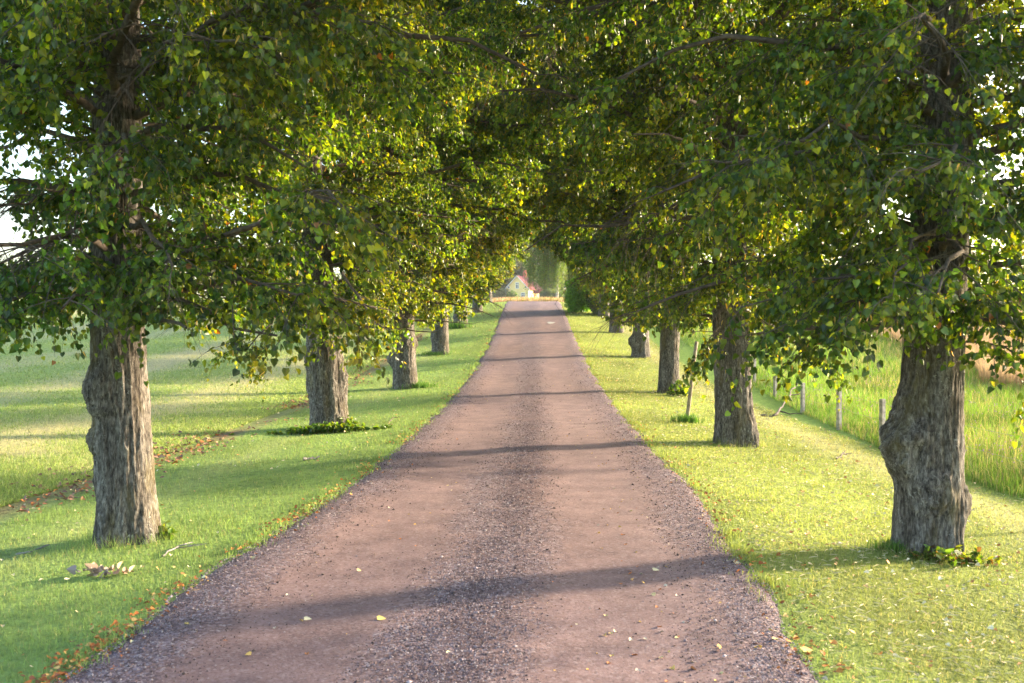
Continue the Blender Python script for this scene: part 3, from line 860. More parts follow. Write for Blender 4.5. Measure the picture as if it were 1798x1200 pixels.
LFT, FRONT, RGT = math.pi, -math.pi / 2, 0.0
def loc(tp, *pts):
    """photograph sight-line points (px, py, dist) into tree space"""
    return [pt(*p) - np.array(tp) for p in pts]

TREES = []
def lime(px, py, label, r0, lean, bumps, seed, height=12.5, res=1.0, flare=.25, crown=None, shared=None, rz=0.0, extra=None, scale=1.0, yellow=.05, xyz=None):
    x, y, z = xyz or at(px, py)
    e = empty("linden_tree", (x, y, z - .03))
    tag(e, label, "tree", "linden trees lining the road")
    tp = (x, y, z - .03)
    trunk_mesh("trunk", e, r0, height, lean, bumps, seed, res, flare)
    if shared:
        share("branches", shared[0], e, (0, 0, 0), rz, (scale,) * 3)
        share("crown", shared[1], e, (0, 0, 0), rz, (scale,) * 3)
        pr = shared
    else:
        ex = extra(tp) if extra else ()
        pr = make_crown(e, crown_geom(seed, lean, height, extra=ex, **(crown or {})), seed, yellow)
    TREES.append((e, tp))
    return pr

lime(217, 955, "nearest tree left of the road, straight grey trunk with a burl on its upper left", .275, (-.35, .1),
     [(1.52, LFT + .75, .060, .19, .75), (1.33, LFT + .9, .02, .05, .6), (1.02, LFT + .45, .045, .13, .4), (.66, LFT - .1, .03, .2, .4)], 3, flare=.28,
     crown=dict(nlimb=112, dens=1.5, size=.058, epi=40, notch=[(2.66, 3.28, LFT + .2, 1.4, .95), (3.7, 4.2, LFT, .8, 1.2), (3.7, 4.5, FRONT + .36, .13, .2)]), yellow=.022,
     extra=lambda tp: [(loc(tp, (230, 470, 9.5), (380, 430, 8.6), (560, 340, 8.0), (588, 350, 7.9)), .022),
                       (loc(tp, (250, 500, 9.4), (400, 470, 8.8), (520, 505, 8.4), (570, 535, 8.3)), .020),
                       (loc(tp, (180, 500, 9.4), (80, 500, 8.6), (-40, 545, 8.0)), .022),
                       (loc(tp, (190, 380, 9.4), (90, 420, 8.8), (-30, 470, 8.2)), .022),
                       (loc(tp, (200, 250, 9.4), (90, 330, 9.0), (20, 355, 8.6)), .020),
                       (loc(tp, (210, 140, 9.4), (330, 60, 8.0), (420, 70, 7.2)), .026),
                       (loc(tp, (240, 120, 9.4), (450, 10, 8.2), (640, 40, 7.8)), .026)])
lime(1626, 968, "nearest tree right of the road, thick trunk with a large dark burl", .285, (.35, .2),
     [(1.02, LFT + .30, .135, .27, .75), (1.40, LFT + .1, .045, .15, .5), (.62, FRONT - .2, .06, .17, .6), (.48, RGT - .3, .055, .18, .35), (1.12, LFT + .75, .05, .09, .3)], 5, flare=.20,
     crown=dict(nlimb=116, dens=1.5, size=.058, epi=40, zlow=1.85, along=.77, gap=-.40, notch=[(3.8, 4.5, FRONT - .33, .12, .2)]), yellow=.012,
     extra=lambda tp: [(loc(tp, (1640, 540, 9.0), (1520, 520, 8.2), (1410, 560, 7.9)), .016),
                       (loc(tp, (1640, 480, 9.0), (1480, 480, 8.4), (1300, 540, 8.2)), .016),
                       (loc(tp, (1640, 400, 9.0), (1600, 430, 7.9), (1560, 520, 7.5)), .014),
                       (loc(tp, (1690, 560, 9.0), (1760, 560, 8.4), (1810, 590, 8.2)), .016),
                       (loc(tp, (1690, 600, 9.0), (1740, 605, 8.8), (1800, 625, 8.6)), .010),
                       (loc(tp, (1660, 150, 9.0), (1740, 120, 8.4), (1830, 180, 8.0)), .06),
                       (loc(tp, (1640, 260, 9.0), (1450, 220, 8.2), (1300, 290, 7.8)), .024)])
lime(577, 752, "second tree left of the road, trunk ringed by leafy sprouts at its foot", .39, (-.9, .2),
     [(1.05, RGT - .15, .07, .35, .3), (1.5, LFT + .2, .05, .25, .5), (.95, LFT + .2, .035, .2, .5)], 7, res=.8, flare=.10,
     crown=dict(nlimb=100, dens=1.25, size=.07, epi=26, notch=[(2.3, 4.3, FRONT + .2, .22, .3)]), yellow=.03,
     extra=lambda tp: [(loc(tp, (545, 500, 19.5), (490, 540, 18.5), (430, 615, 18.0)), .03),
                       (loc(tp, (600, 480, 19.5), (640, 540, 18.8), (680, 580, 18.6)), .03)])
lime(1289, 780, "second tree right of the road, smooth tall trunk widening at its base", .34, (-.2, .2),
     [(.2, RGT - .6, .04, .25, .5)], 9, res=.8, flare=.16,
     crown=dict(nlimb=100, dens=1.25, size=.07, epi=26, zlow=1.85, along=.77, gap=-.40, notch=[(4.6, 6.2, FRONT - .2, .2, .3)]), yellow=.03,
     extra=lambda tp: [(loc(tp, (1270, 560, 16.5), (1256, 580, 16.3), (1242, 600, 16.2)), .010),
                       (loc(tp, (1310, 550, 16.5), (1370, 585, 16.0), (1410, 620, 15.8)), .014)])
third = lime(711, 682, "third tree left of the road, gnarled trunk with a swollen knob facing the field", .37, (-.4, .2),
     [(.95, LFT, .13, .22, .6), (1.45, RGT, .06, .16, .5), (1.45, LFT + .5, .05, .14, .6), (1.42, FRONT, .05, .1, .9)], 11, res=.55, flare=.14,
     crown=dict(nlimb=104, dens=.95, size=.105, epi=20, rscale=1.1, leaves=8), yellow=.04)
right3 = lime(1173, 690, "third tree right of the road, slim plain trunk behind the leaning stake", .30, (.1, .2),
     [(.15, RGT - .4, .05, .2, .4)], 13, res=.55, flare=.2,
     crown=dict(nlimb=104, dens=.95, size=.105, epi=20, rscale=1.1, along=.76, leaves=8), yellow=.03)
lime(773, 622, "fourth tree left of the road, stout pale grey trunk on the slope", .38, (.1, .2),
     [(.8, LFT + .5, .05, .3, .6)], 17, res=.4, flare=.2, shared=third, rz=2.1, scale=1.04)
lime(1124, 627, "fourth tree right of the road, bulging trunk half hidden under hanging leaves", .36, (.1, .2),
     [(.75, LFT + .1, .14, .25, .6)], 19, res=.4, flare=.3, shared=right3, rz=1.3, scale=1.03)
lime(809, 575, "fifth tree left of the road, trunk standing on the steep part of the verge", .40, (0, .2),
     [(.6, LFT + .5, .05, .3, .6)], 23, res=.3, flare=.25, shared=right3, rz=3.9, scale=1.05)
lime(0, 0, "fifth tree right of the road, grey trunk beside the dark shrub", .38, (.1, .2), [], 29, res=.3, flare=.25, shared=third, rz=4.4, scale=1.06, xyz=(4.6, 55.5, float(gz(4.6, 55.5))))
lime(838, 549, "sixth tree left of the road, dark trunk just below the crest", .36, (0, .2), [], 31, res=.3, flare=.25, shared=third, rz=5.2, scale=1.0)
lime(0, 0, "sixth tree right of the road, behind the tall green shrub", .36, (0, .2), [], 37, res=.3, flare=.25, shared=right3, rz=.4, scale=1.0, xyz=(4.7, 67.0, float(gz(4.7, 67.0))))
lime(857, 532, "farthest tree left of the road, trunk at the crest nearest the house", .36, (0, .2), [], 41, res=.3, flare=.25, shared=right3, rz=5.9, scale=.95)


# ------------------------------------------------------------------ shrubs and other plants
def blob_leaves(g, n, c, rad, size, lump=.25, freq=.9, shell=.45, droop=.3):
    d = norm(g.normal(size=(n, 3)))
    u = g.random(n) ** .5
    rr = (1 - shell * (1 - u)) * (1 + lump * vnoise(d * freq * 2.2 + c[0], 5) + lump * .5 * vnoise(d * freq * 6 + c[1], 6))
    P = np.array(c) + d * np.array(rad) * rr[:, None]
    D = norm(d * .6 + g.normal(size=(n, 3)) * .55 + np.array([0, 0, -droop]))
    N = d * .7 + np.array([0, 0, .5]) + g.normal(size=(n, 3)) * .5
    return P, D, N, size * (.6 + .7 * g.random(n))

def plant(name, label, cat, xyz, blobs, stems, pal, seed, group=None, stem_mat=None, stem_name="stem", leaf_name="foliage"):
    """blobs: (n, centre, radii, size, lump); stems: (points, radius)"""
    g = np.random.default_rng(seed)
    e = empty(name, xyz); tag(e, label, cat, group)
    Ps, Ds, Ns, Ss = zip(*[blob_leaves(g, *b) for b in blobs])
    P = np.concatenate(Ps); D = np.concatenate(Ds); N = np.concatenate(Ns); S = np.concatenate(Ss)
    k = P[:, 2] > .02; P, D, N, S = P[k], D[k], N[k], S[k]
    V, F = leaf_mesh(P, D, N, S)
    pal = np.array(pal)
    C = pal[g.integers(0, len(pal), len(P))] * (1 + .3 * vnoise(P * 1.3, seed))[:, None] * (.75 + .5 * g.random(len(P)))[:, None]
    mesh_np(leaf_name, V, F, M_LEAF, e, col=np.repeat(C, LV, 0))
    if stems:
        a = Acc()
        for pts, r in stems:
            pts = np.array(pts, float)[None]
            V, F = tubes(pts, np.linspace(r, r * .35, pts.shape[1])[None], 6); a.add(V, F)
        a.build(stem_name, stem_mat or M_TWIG, e, True)
    return e

def fan(n, h, spread, seed, r=.03, z0=-.05):
    g = np.random.default_rng(seed)
    out = []
    for i in range(n):
        a = g.random() * 6.28; s = spread * (.3 + .7 * g.random())
        out.append(([(.1 * math.cos(a), .1 * math.sin(a), z0), (.5 * s * math.cos(a), .5 * s * math.sin(a), h * .5), (s * math.cos(a), s * math.sin(a), h * (.8 + .2 * g.random()))], r))
    return out

def G(x, y): return (x, y, float(gz(x, y)))
x0, y0, _ = at(1012, 549)
plant("hedge_shrub", "bright green rounded shrub at the right edge of the road", "shrub", G(3.35, 70),
      [(5200, (0, 0, 1.25), (1.1, 1.6, 1.35), .12, .3), (2600, (.3, .4, 2.0), (.8, 1.0, .85), .12, .35), (1500, (-.5, -.6, .8), (.7, .8, .8), .12, .3)], fan(9, 2.2, .8, 1),
      [(.065, .20, .04), (.08, .23, .05), (.10, .26, .05)], 101)
plant("dark_shrub", "dark green broad shrub to the right of the bright rounded shrub", "shrub", G(5.0, 68.5),
      [(7000, (-.2, 0, 1.2), (1.25, 1.3, 1.3), .09, .2), (4500, (.9, .5, 1.0), (1.0, 1.0, 1.1), .09, .2)], fan(9, 2.0, 1.0, 2),
      [(.022, .06, .022), (.028, .075, .028), (.03, .08, .022)], 102)

# weeping birch past the crest
def birch(xyz, label, seed, H=14.0, Rr=3.6, nstr=760):
    g = np.random.default_rng(seed)
    e = empty("weeping_birch", xyz); tag(e, label, "tree")
    zz = np.linspace(-.1, H * .9, 12)
    P = np.stack([.12 * np.sin(zz * .5), .1 * np.cos(zz * .4), zz], -1)[None]
    V, F = tubes(P, (np.linspace(.17, .03, 12))[None], 10)
    mesh_np("trunk", V, F, simple("birch_bark", (.46, .45, .42), .7, .45, 5), e, smooth=True)
    a = Acc(); LP = []
    for i in range(30):
        hb = 3.2 + (H * .88 - 3.2) * (i + g.random()) / 30
        az = i * 2.4 + g.normal() * .3
        L = Rr * (1.05 - .75 * (hb / H) ** 2) * (.75 + .3 * g.random())
        t = np.linspace(0, 1, 6)
        LP.append(np.stack([np.cos(az) * L * t, np.sin(az) * L * t, hb + L * (.75 * t - .45 * t ** 2)], -1))
    LP = np.array(LP)
    V, F = tubes(LP, np.linspace(.04, .008, 6)[None].repeat(len(LP), 0), 5); a.add(V, F)
    li = g.integers(0, len(LP), nstr); t = (.25 + .75 * g.random(nstr)) * 5
    i0 = np.clip(t.astype(int), 0, 4); fr = (t - i0)[:, None]
    b = LP[li, i0] * (1 - fr) + LP[li, i0 + 1] * fr + g.normal(size=(nstr, 3)) * .15
    ln = np.minimum(1.6 + 3.6 * g.random(nstr), b[:, 2] - .9 - 1.0 * g.random(nstr)).clip(.4)
    t5 = np.linspace(0, 1, 5)
    sw = g.normal(size=(nstr, 2)) * .25
    S = b[:, None] + np.stack([sw[:, :1] * t5 ** .5, sw[:, 1:] * t5 ** .5, -ln[:, None] * t5], -1)
    V, F = tubes(S, np.full((nstr, 5), .006), 3); a.add(V, F)
    a.build("branches", M_TWIG, e, True)
    nl = 75
    sid = np.repeat(np.arange(nstr), nl); m = len(sid)
    t = g.random(m) * 4; i0 = np.clip(t.astype(int), 0, 3); fr = (t - i0)[:, None]
    P = S[sid, i0] * (1 - fr) + S[sid, i0 + 1] * fr + g.normal(size=(m, 3)) * .10
    D = norm(g.normal(size=(m, 3)) * .5 + np.array([0, 0, -1.0])); N = g.normal(size=(m, 3))
    V, F = leaf_mesh(P, D, N, .085 * (.7 + .6 * g.random(m)))
    pal = np.array([(.05, .115, .065), (.06, .13, .072), (.066, .14, .07), (.09, .145, .055)])
    C = pal[g.integers(0, 4, m)] * (1 + .35 * vnoise(P * .9, seed))[:, None]
    mesh_np("crown", V, F, M_LEAF, e, col=np.repeat(C, LV, 0))
birch(G(2.45, 106), "weeping birch with a slim white trunk beside the far house", 201)
birch(G(6.4, 112), "second weeping birch standing to the right of the white trunked one", 202, 15.0, 4.6, 900)

# trees and bushes round the house
def far_tree(name, label, xyz, H, Rw, seed, pal, n=5000, size=.5, trunk=.25, low=.18, lumps=9):
    g = np.random.default_rng(seed)
    b = []
    for i in range(lumps):
        a = g.random() * 6.28; q = g.random() ** .6 * Rw * .62
        zc = H * (low + .12 + (.80 - low) * g.random())
        w = Rw * (.42 + .22 * g.random()) * (1 - .35 * abs(zc / H - .5))
        b.append((n // lumps, (q * math.cos(a), q * math.sin(a), zc), (w, w, w * .85), size, .3))
    st = [([(0, 0, -.2), (.1, 0, H * .35), (0, .1, H * .85)], trunk)]
    for i in range(6):
        a = i * 1.05; st.append(([(0, 0, H * (.25 + .06 * i)), (Rw * .3 * math.cos(a), Rw * .3 * math.sin(a), H * (.4 + .06 * i)), (Rw * .6 * math.cos(a), Rw * .6 * math.sin(a), H * (.5 + .06 * i))], trunk * .4))
    return plant(name, label, "tree", xyz, b, st, pal, seed, None, None, "trunk", "crown")
HX, HY = -3.85, 280.0
far_tree("broadleaf_tree", "tall pale green tree rising behind the yellow house", G(-5.5, 312), 21, 6.0, 301, [(.05, .085, .045), (.06, .10, .05), (.085, .105, .045)], 7000, .42)
far_tree("broadleaf_tree", "grey green tree high behind the roof of the house", G(1.5, 318), 26, 7.5, 302, [(.04, .07, .04), (.048, .08, .045), (.06, .09, .045)], 8000, .42)
far_tree("broadleaf_tree", "round green tree with yellowing side left of the house", G(-9.6, 298), 9.5, 3.6, 303, [(.035, .07, .03), (.045, .085, .032), (.09, .10, .03)], 6000, .32)
g = np.random.default_rng(5)
plant("spruce_tree", "dark blue green spruce behind the trees left of the house", "tree", G(-11.0, 335),
      [(700, (0, 0, 3 + 1.7 * i), (3.2 - .27 * i, 3.2 - .27 * i, 1.2), .5, .3) for i in range(11)], [([(0, 0, -.2), (0, 0, 10), (0, 0, 21)], .3)],
      [(.025, .055, .045), (.03, .065, .05)], 304, None, None, "trunk", "crown")
plant("willow_bush", "silvery grey bush beside the left wall of the house", "bush", G(-9.0, 279),
      [(2600, (0, 0, 1.6), (2.6, 2.0, 1.9), .26, .25), (1500, (-2.2, .5, 1.2), (1.8, 1.5, 1.5), .26, .25)], fan(7, 2.4, 1.6, 5, .06),
      [(.10, .13, .105), (.12, .15, .125), (.08, .11, .085)], 305)
plant("apple_tree", "small dark tree in front of the yellow gable wall", "tree", G(-5.9, 268),
      [(900, (0, 0, 2.0), (1.3, 1.0, .9), .2, .4), (500, (-.8, 0, 1.4), (.8, .7, .6), .2, .4), (400, (.9, 0, 1.5), (.8, .7, .6), .2, .4)], [([(0, 0, -.1), (.1, 0, 1.0), (0, 0, 2.0)], .09)] + fan(5, 2.0, .9, 6, .04, .8),
      [(.05, .10, .05), (.07, .13, .06)], 306, None, None, "trunk", "crown")
plant("garden_bush", "dark green bush at the right end of the house", "bush", G(3.6, 268),
      [(2600, (0, 0, 1.5), (1.9, 1.6, 1.8), .24, .2), (1800, (2.6, 1, 1.4), (1.8, 1.6, 1.6), .24, .2)], fan(7, 2.2, 1.4, 7, .05),
      [(.03, .065, .032), (.04, .08, .038)], 307)

far_tree("broadleaf_tree", "dark green tree standing behind the right end of the house", G(5.0, 300), 13, 5.0, 308, [(.035, .065, .036), (.045, .08, .04)], 7000, .36)
far_tree("broadleaf_tree", "broad green tree seen past the bright roadside shrub", G(13.5, 292), 14, 5.5, 309, [(.035, .07, .035), (.05, .085, .04)], 7000, .36)
# far wood along the skyline, one mass
g = np.random.default_rng(77)
n = 46000
cx = np.concatenate([-8 - g.random(70) ** 1.4 * 240, g.random(70) ** 1.4 * 240 - 8]); cy = 345 + g.random(140) * 60
ci = g.integers(0, 140, n); hh = (8 + 8 * g.random(140)); ww = 4 + 4 * g.random(140)
d = norm(g.normal(size=(n, 3)))
P = np.stack([cx[ci] + d[:, 0] * ww[ci], cy[ci] + d[:, 1] * ww[ci], gz(cx, cy)[ci] + hh[ci] * (.5 + .5 * d[:, 2] * (1 + .2 * vnoise(d * 3 + ci[:, None], 4)))], -1)
V, F = leaf_mesh(P, norm(d + g.normal(size=(n, 3))), d + g.normal(size=(n, 3)) * .4, .9 * (.6 + .7 * g.random(n)))
pal = np.array([(.03, .06, .03), (.04, .07, .035), (.028, .05, .03)])
tag(mesh_np("distant_wood", V, F, M_LEAF, col=np.repeat(pal[ci % 3] * (.8 + .4 * g.random(n))[:, None], LV, 0)), "distant band of woodland on the skyline", kind="stuff")

# sprouts at the feet of trunks
def sprouts(px, py, label, n, rx, ry, h, pal, seed, dx=0, dy=0, name="basal_sprouts", size=.07):
    x, y, z = at(px, py)
    g = np.random.default_rng(seed)
    sx = g.normal(size=n) * rx * .5; sy = g.normal(size=n) * ry * .5
    hh = h * (.35 + .65 * g.random(n)) * np.exp(-(sx / rx) ** 2)
    t = np.linspace(0, 1, 4)
    lean = g.normal(size=(n, 2)) * .25 * hh[:, None]
    zb = gz(x + sx, y + sy) - z
    S = np.stack([sx[:, None] + lean[:, :1] * t ** 2, sy[:, None] + lean[:, 1:] * t ** 2, zb[:, None] + hh[:, None] * t], -1)
    a = Acc()
    V, F = tubes(S, np.tile([[.004, .0035, .003, .002]], (n, 1)), 4)
    a.add(V, F, (.09, .07, .04))
    nl = 7; sid = np.repeat(np.arange(n), nl); m = len(sid)
    tq = (.25 + .75 * g.random(m)) * 3; i0 = np.clip(tq.astype(int), 0, 2); fr = (tq - i0)[:, None]
    P = S[sid, i0] * (1 - fr) + S[sid, i0 + 1] * fr
    D = norm(g.normal(size=(m, 3)) + np.array([0, 0, -.1])); N = np.array([0, 0, 1.0]) + g.normal(size=(m, 3)) * .5
    V, F = leaf_mesh(P, D, N, size * (.6 + .6 * g.random(m)))
    pal = np.array(pal)
    a.add(V, F, np.repeat(pal[g.integers(0, len(pal), m)] * (.75 + .5 * g.random(m))[:, None], LV, 0))
    o = a.build(name, M_LEAF, None, False, (x, y, z)); tag(o, label, "sprouts", "leafy sprouts at the feet of trees")
YG = [(.07, .15, .02), (.05, .12, .02), (.10, .15, .025), (.035, .085, .015)]
sprouts(1668, 985, "yellow green sprouts with brown leaves at the foot of the burled right trunk", 40, .42, .2, .17, YG + [(.07, .045, .03)], 401, size=.055)
sprouts(568, 762, "low wide mat of green sprouts round the second left trunk", 150, .95, .22, .20, [(.035, .09, .015), (.05, .12, .02), (.08, .13, .02)], 402, size=.085)
sprouts(598, 752, "yellow sprouts on the road side of the second left trunk", 30, .3, .15, .32, YG, 403, size=.085)
sprouts(275, 950, "small yellow sprouts at the road side of the nearest left trunk", 16, .14, .08, .16, YG, 404)
sprouts(1190, 695, "yellow green sprouts between the slim trunk and the leaning stake", 26, .3, .2, .45, YG, 405, size=.1)

def tuft(px, py, label, r, n, h, seed):
    x, y, z = at(px, py)
    g = np.random.default_rng(seed)
    xx = x + g.normal(size=n) * r; yy = y + g.normal(size=n) * r * .5
    C = np.array([.10, .22, .035]) * (.7 + .6 * g.random(n))[:, None]
    o = blades("grass_tuft", xx, yy, h * (.5 + .7 * g.random(n)), np.full(n, .006 + y * .0004), C, M_GRASS, .7, True)
    tag(o, label, kind="stuff")
tuft(725, 682, "dark grass tuft at the foot of the gnarled third left trunk", .28, 500, .20, 411)
tuft(1205, 742, "grass tuft round the foot of the leaning stake", .16, 260, .20, 412)
tuft(1588, 968, "shaded grass tuft at the road side of the burled right trunk", .14, 420, .12, 413)
tuft(803, 577, "bright grass tuft beside the fifth left trunk", .4, 300, .4, 414)
tuft(762, 624, "grass tuft at the foot of the fourth left trunk", .3, 300, .2, 415)

# ------------------------------------------------------------------ fence, stake, branches
fb = [(1545, 783, 700), (1470, 754, 679), (1407, 724, 672), (1359, 698, 664), (1323, 672, 628)]
base = [at(px, py) for px, py, _ in fb]
e = empty("wire_fence", base[1]); tag(e, "wire fence on grey wooden posts beside the tall grass", "fence")
tops = []
for (px, py, ty), (x, y, z) in zip(fb, base):
    h = max(.62, (py - ty) / F_PX * y)
    a = Acc(); a.box((x - base[1][0], y - base[1][1], z - base[1][2] + h / 2 - .1), (.078, .078, h + .2), .5)
    a.build("post", M_POST, e)
    tops.append(np.array([x - base[1][0], y - base[1][1], z - base[1][2] + h]))
x, y, z = 6.2, 11.0, float(gz(6.2, 11.0))
h = .85
a = Acc(); a.box((x - base[1][0], y - base[1][1], z - base[1][2] + h / 2 - .1), (.078, .078, h + .2), .5); a.build("post", M_POST, e)
line = [np.array([x - base[1][0], y - base[1][1], z - base[1][2] + h])] + tops
for dz in (.06, .36):
    Pq = []
    for p, q in zip(line[:-1], line[1:]):
        for t in np.linspace(0, 1, 6)[:-1]:
            v = p * (1 - t) + q * t; v = v - np.array([.045, 0, dz + .05 * 4 * t * (1 - t)]); Pq.append(v)
    Pq.append(line[-1] - np.array([.045, 0, dz]))
    V, F = tubes(np.array(Pq)[None], np.full((1, len(Pq)), .0022), 4)
    mesh_np("wire", V, F, M_WIRE, e, smooth=True)

x, y, z = at(1204, 741)
tp = pt(1222, 600, y)
P = np.array([(0, 0, -.1), ((tp[0] - x) * .33 + .01, 0, (tp[2] - z) * .33), ((tp[0] - x) * .66, .01, (tp[2] - z) * .66), (tp[0] - x, 0, tp[2] - z)])[None]
V, F = tubes(P, np.array([[.045, .042, .040, .037]]), 10)
V = np.concatenate([V, P[0, -1:] + [[0, 0, .005]]])
F3 = np.array([[30 + k, 30 + (k + 1) % 10, 40] for k in range(10)])
o = mesh_np("wooden_stake", V, [F, F3], M_STAKE, smooth=True, loc=(x, y, z))
tag(o, "round wooden stake leaning to the right on the verge", "stake")

def stick(name, label, cat, pts, r, mat=M_TWIG, group=None, side=()):
    """pts: (px, py, height above the ground)"""
    W = []
    for px, py, hh in pts:
        x, y, z = at(px, py)
        z2 = z + hh + r * .6
        W.append((x, y, z2))
    W = np.array(W); o0 = W[0].copy()
    K = 4 * (len(W) - 1) + 1
    q = np.linspace(0, len(W) - 1, K)
    P = np.stack([np.interp(q, range(len(W)), W[:, j]) for j in range(3)], -1) - o0
    g = np.random.default_rng(int(o0[0] * 100) & 255)
    P[1:-1] += g.normal(size=(K - 2, 3)) * r * .5
    a = Acc(); V, F = tubes(P[None], (r * np.linspace(1, .45, K) * (1 + .2 * g.normal(size=K)))[None], 6); a.add(V, F)
    for (i, vec) in side:
        Q = P[i] + np.linspace(0, 1, 5)[:, None] * np.array(vec); Q[1:4] += g.normal(size=(3, 3)) * r * .6
        V, F = tubes(Q[None], (r * .6 * np.linspace(1, .4, 5))[None], 5); a.add(V, F)
    o = a.build(name, mat, None, True, loc=tuple(o0))
    tag(o, label, cat, group)
M_DEAD = simple("dead_wood", (.13, .105, .085), .9, .35, 25)
M_PALE = simple("pale_dead_wood", (.30, .20, .14), .9, .3, 25)
M_GREYW = simple("grey_dead_wood", (.22, .21, .20), .9, .4, 30)
stick("fallen_branch", "crooked dead branch lying at the fence, one end raised", "branch", [(1334, 731, 0), (1357, 732, .01), (1372, 722, .10), (1386, 705, .25), (1402, 696, .42)], .035, M_DEAD, "dead wood on the ground", [(6, (.5, -.3, -.05)), (11, (.45, .2, .02))])
stick("fallen_twig", "dark forked twig on the grass near the fence posts", "twig", [(1466, 806, 0), (1478, 800, .02), (1492, 799, .03)], .016, M_DEAD, "dead wood on the ground", [(4, (.12, .2, .03))])
stick("fallen_twig", "short dark twig left of the nearest left trunk", "twig", [(15, 982, 0), (44, 979, .02), (75, 969, .03)], .011, M_GREYW, "dead wood on the ground")
stick("fallen_twig", "branched grey twig between the nearest left trunk and the road", "twig", [(278, 985, .01), (300, 973, .03), (332, 962, .02)], .010, M_GREYW, "dead wood on the ground", [(4, (.25, .12, .02)), (5, (.22, -.02, .02))])
stick("fallen_twig", "long thin twig on the left verge near the road edge", "twig", [(681, 745, .01), (690, 738, .05), (702, 737, .03)], .012, M_DEAD, "dead wood on the ground")
stick("fallen_twig", "straight dark twig lying on the left side of the gravel", "twig", [(783, 727, 0), (805, 726, 0), (822, 726, 0)], .018, M_DEAD, "dead wood on the ground")
stick("fallen_stick", "pale tan stick on the gravel at the left road edge", "stick", [(326, 1050, .01), (358, 1045, .015), (392, 1038, .01)], .014, M_PALE, "dead wood on the ground")
stick("fallen_stick", "grey lichen covered stick lying on the left lawn", "stick", [(530, 812, .02), (544, 810, .02), (558, 808, .02)], .028, M_GREYW, "dead wood on the ground")
stick("fallen_twig", "pale curled twig on the road with a yellow leaf at its tip", "twig", [(668, 1092, .005), (688, 1086, .012), (716, 1077, .006)], .011, M_GREYW, "dead wood on the ground", [(3, (.06, .05, .01)), (5, (-.05, .04, .008))])
stick("fallen_twig", "thin brown twig on the gravel at the right road edge", "twig", [(1228, 1015, 0), (1245, 1022, .005), (1262, 1030, .0)], .009, M_DEAD, "dead wood on the ground")

def one_leaf(px, py, label, colr, s, a):
    x, y, z = at(px, py)
    D = np.array([[math.cos(a), math.sin(a), .1]]); N = np.array([[.15, -.25, 1.0]])
    V, F = leaf_mesh(np.zeros((1, 3)), D, N, np.array([s]), .35)
    m = LV
    o = mesh_np("fallen_leaf", V, F, M_LITTER, col=np.repeat(np.array([colr]), m, 0), loc=(x, y, z + .035))
    tag(o, label, "leaf", "single fallen leaves on the gravel")
YL = (.62, .50, .16); OR = (.62, .33, .05); PL = (.60, .54, .34)
one_leaf(660, 1099, "yellow leaf at the tip of the curled twig on the road", YL, .06, 0.3)
one_leaf(786, 1163, "pale cream leaf in the middle of the road at the bottom", PL, .055, .9)
one_leaf(1146, 1009, "pale leaf on the right wheel track near the gravel edge", PL, .055, .1)
one_leaf(1337, 1147, "orange leaf on the right gravel strip near the bottom", OR, .05, 2.6)
one_leaf(1361, 1134, "yellow leaf beside the grass at the bottom right road edge", YL, .05, 1.2)
one_leaf(1407, 1152, "large pale yellow leaf at the lower right road edge", YL, .075, .3)
one_leaf(322, 1112, "small upright yellow leaf on the lower left of the road", YL, .05, 1.5)
one_leaf(530, 1101, "dull yellow leaf on the left wheel track near the bottom", PL, .05, .2)
one_leaf(1288, 995, "cream leaf where the right verge meets the gravel", PL, .06, .2)

# curled brown leaves by the nearest left trunk
g = np.random.default_rng(9)
x, y, z = at(170, 1018)
m = 26
P = np.stack([g.normal(size=m) * .11, g.normal(size=m) * .06, .03 + .03 * g.random(m)], -1)
V, F = leaf_mesh(P, norm(g.normal(size=(m, 3))), norm(g.normal(size=(m, 3)) + [0, 0, .8]), .075 * (.6 + .6 * g.random(m)), .6)
o = mesh_np("curled_leaves", V, F, M_LITTER, col=np.repeat(np.array([(.34, .27, .22), (.40, .27, .18), (.26, .21, .19)])[g.integers(0, 3, m)], LV, 0), loc=(x, y, z))
tag(o, "heap of curled grey brown leaves on the grass before the nearest left trunk", "leaves")

# pale patch at the top of the road, brightness put into its base colour
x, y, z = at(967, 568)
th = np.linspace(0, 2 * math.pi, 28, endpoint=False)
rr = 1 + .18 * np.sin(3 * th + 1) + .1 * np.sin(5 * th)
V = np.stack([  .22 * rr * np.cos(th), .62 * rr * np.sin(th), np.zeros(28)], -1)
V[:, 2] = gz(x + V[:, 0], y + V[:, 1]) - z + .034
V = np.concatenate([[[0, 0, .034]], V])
mw, nt, b = new_mat("pale_patch_surface"); b.inputs["Base Color"].default_value = (.72, .70, .69, 1); b.inputs["Roughness"].default_value = .2; b.inputs["Specular IOR Level"].default_value = .9
o = mesh_np("pale_patch", V, np.array([[0, 1 + k, 1 + (k + 1) % 28] for k in range(28)]), mw, loc=(x, y, z))
tag(o, "small pale patch on the far part of the road", kind="structure")

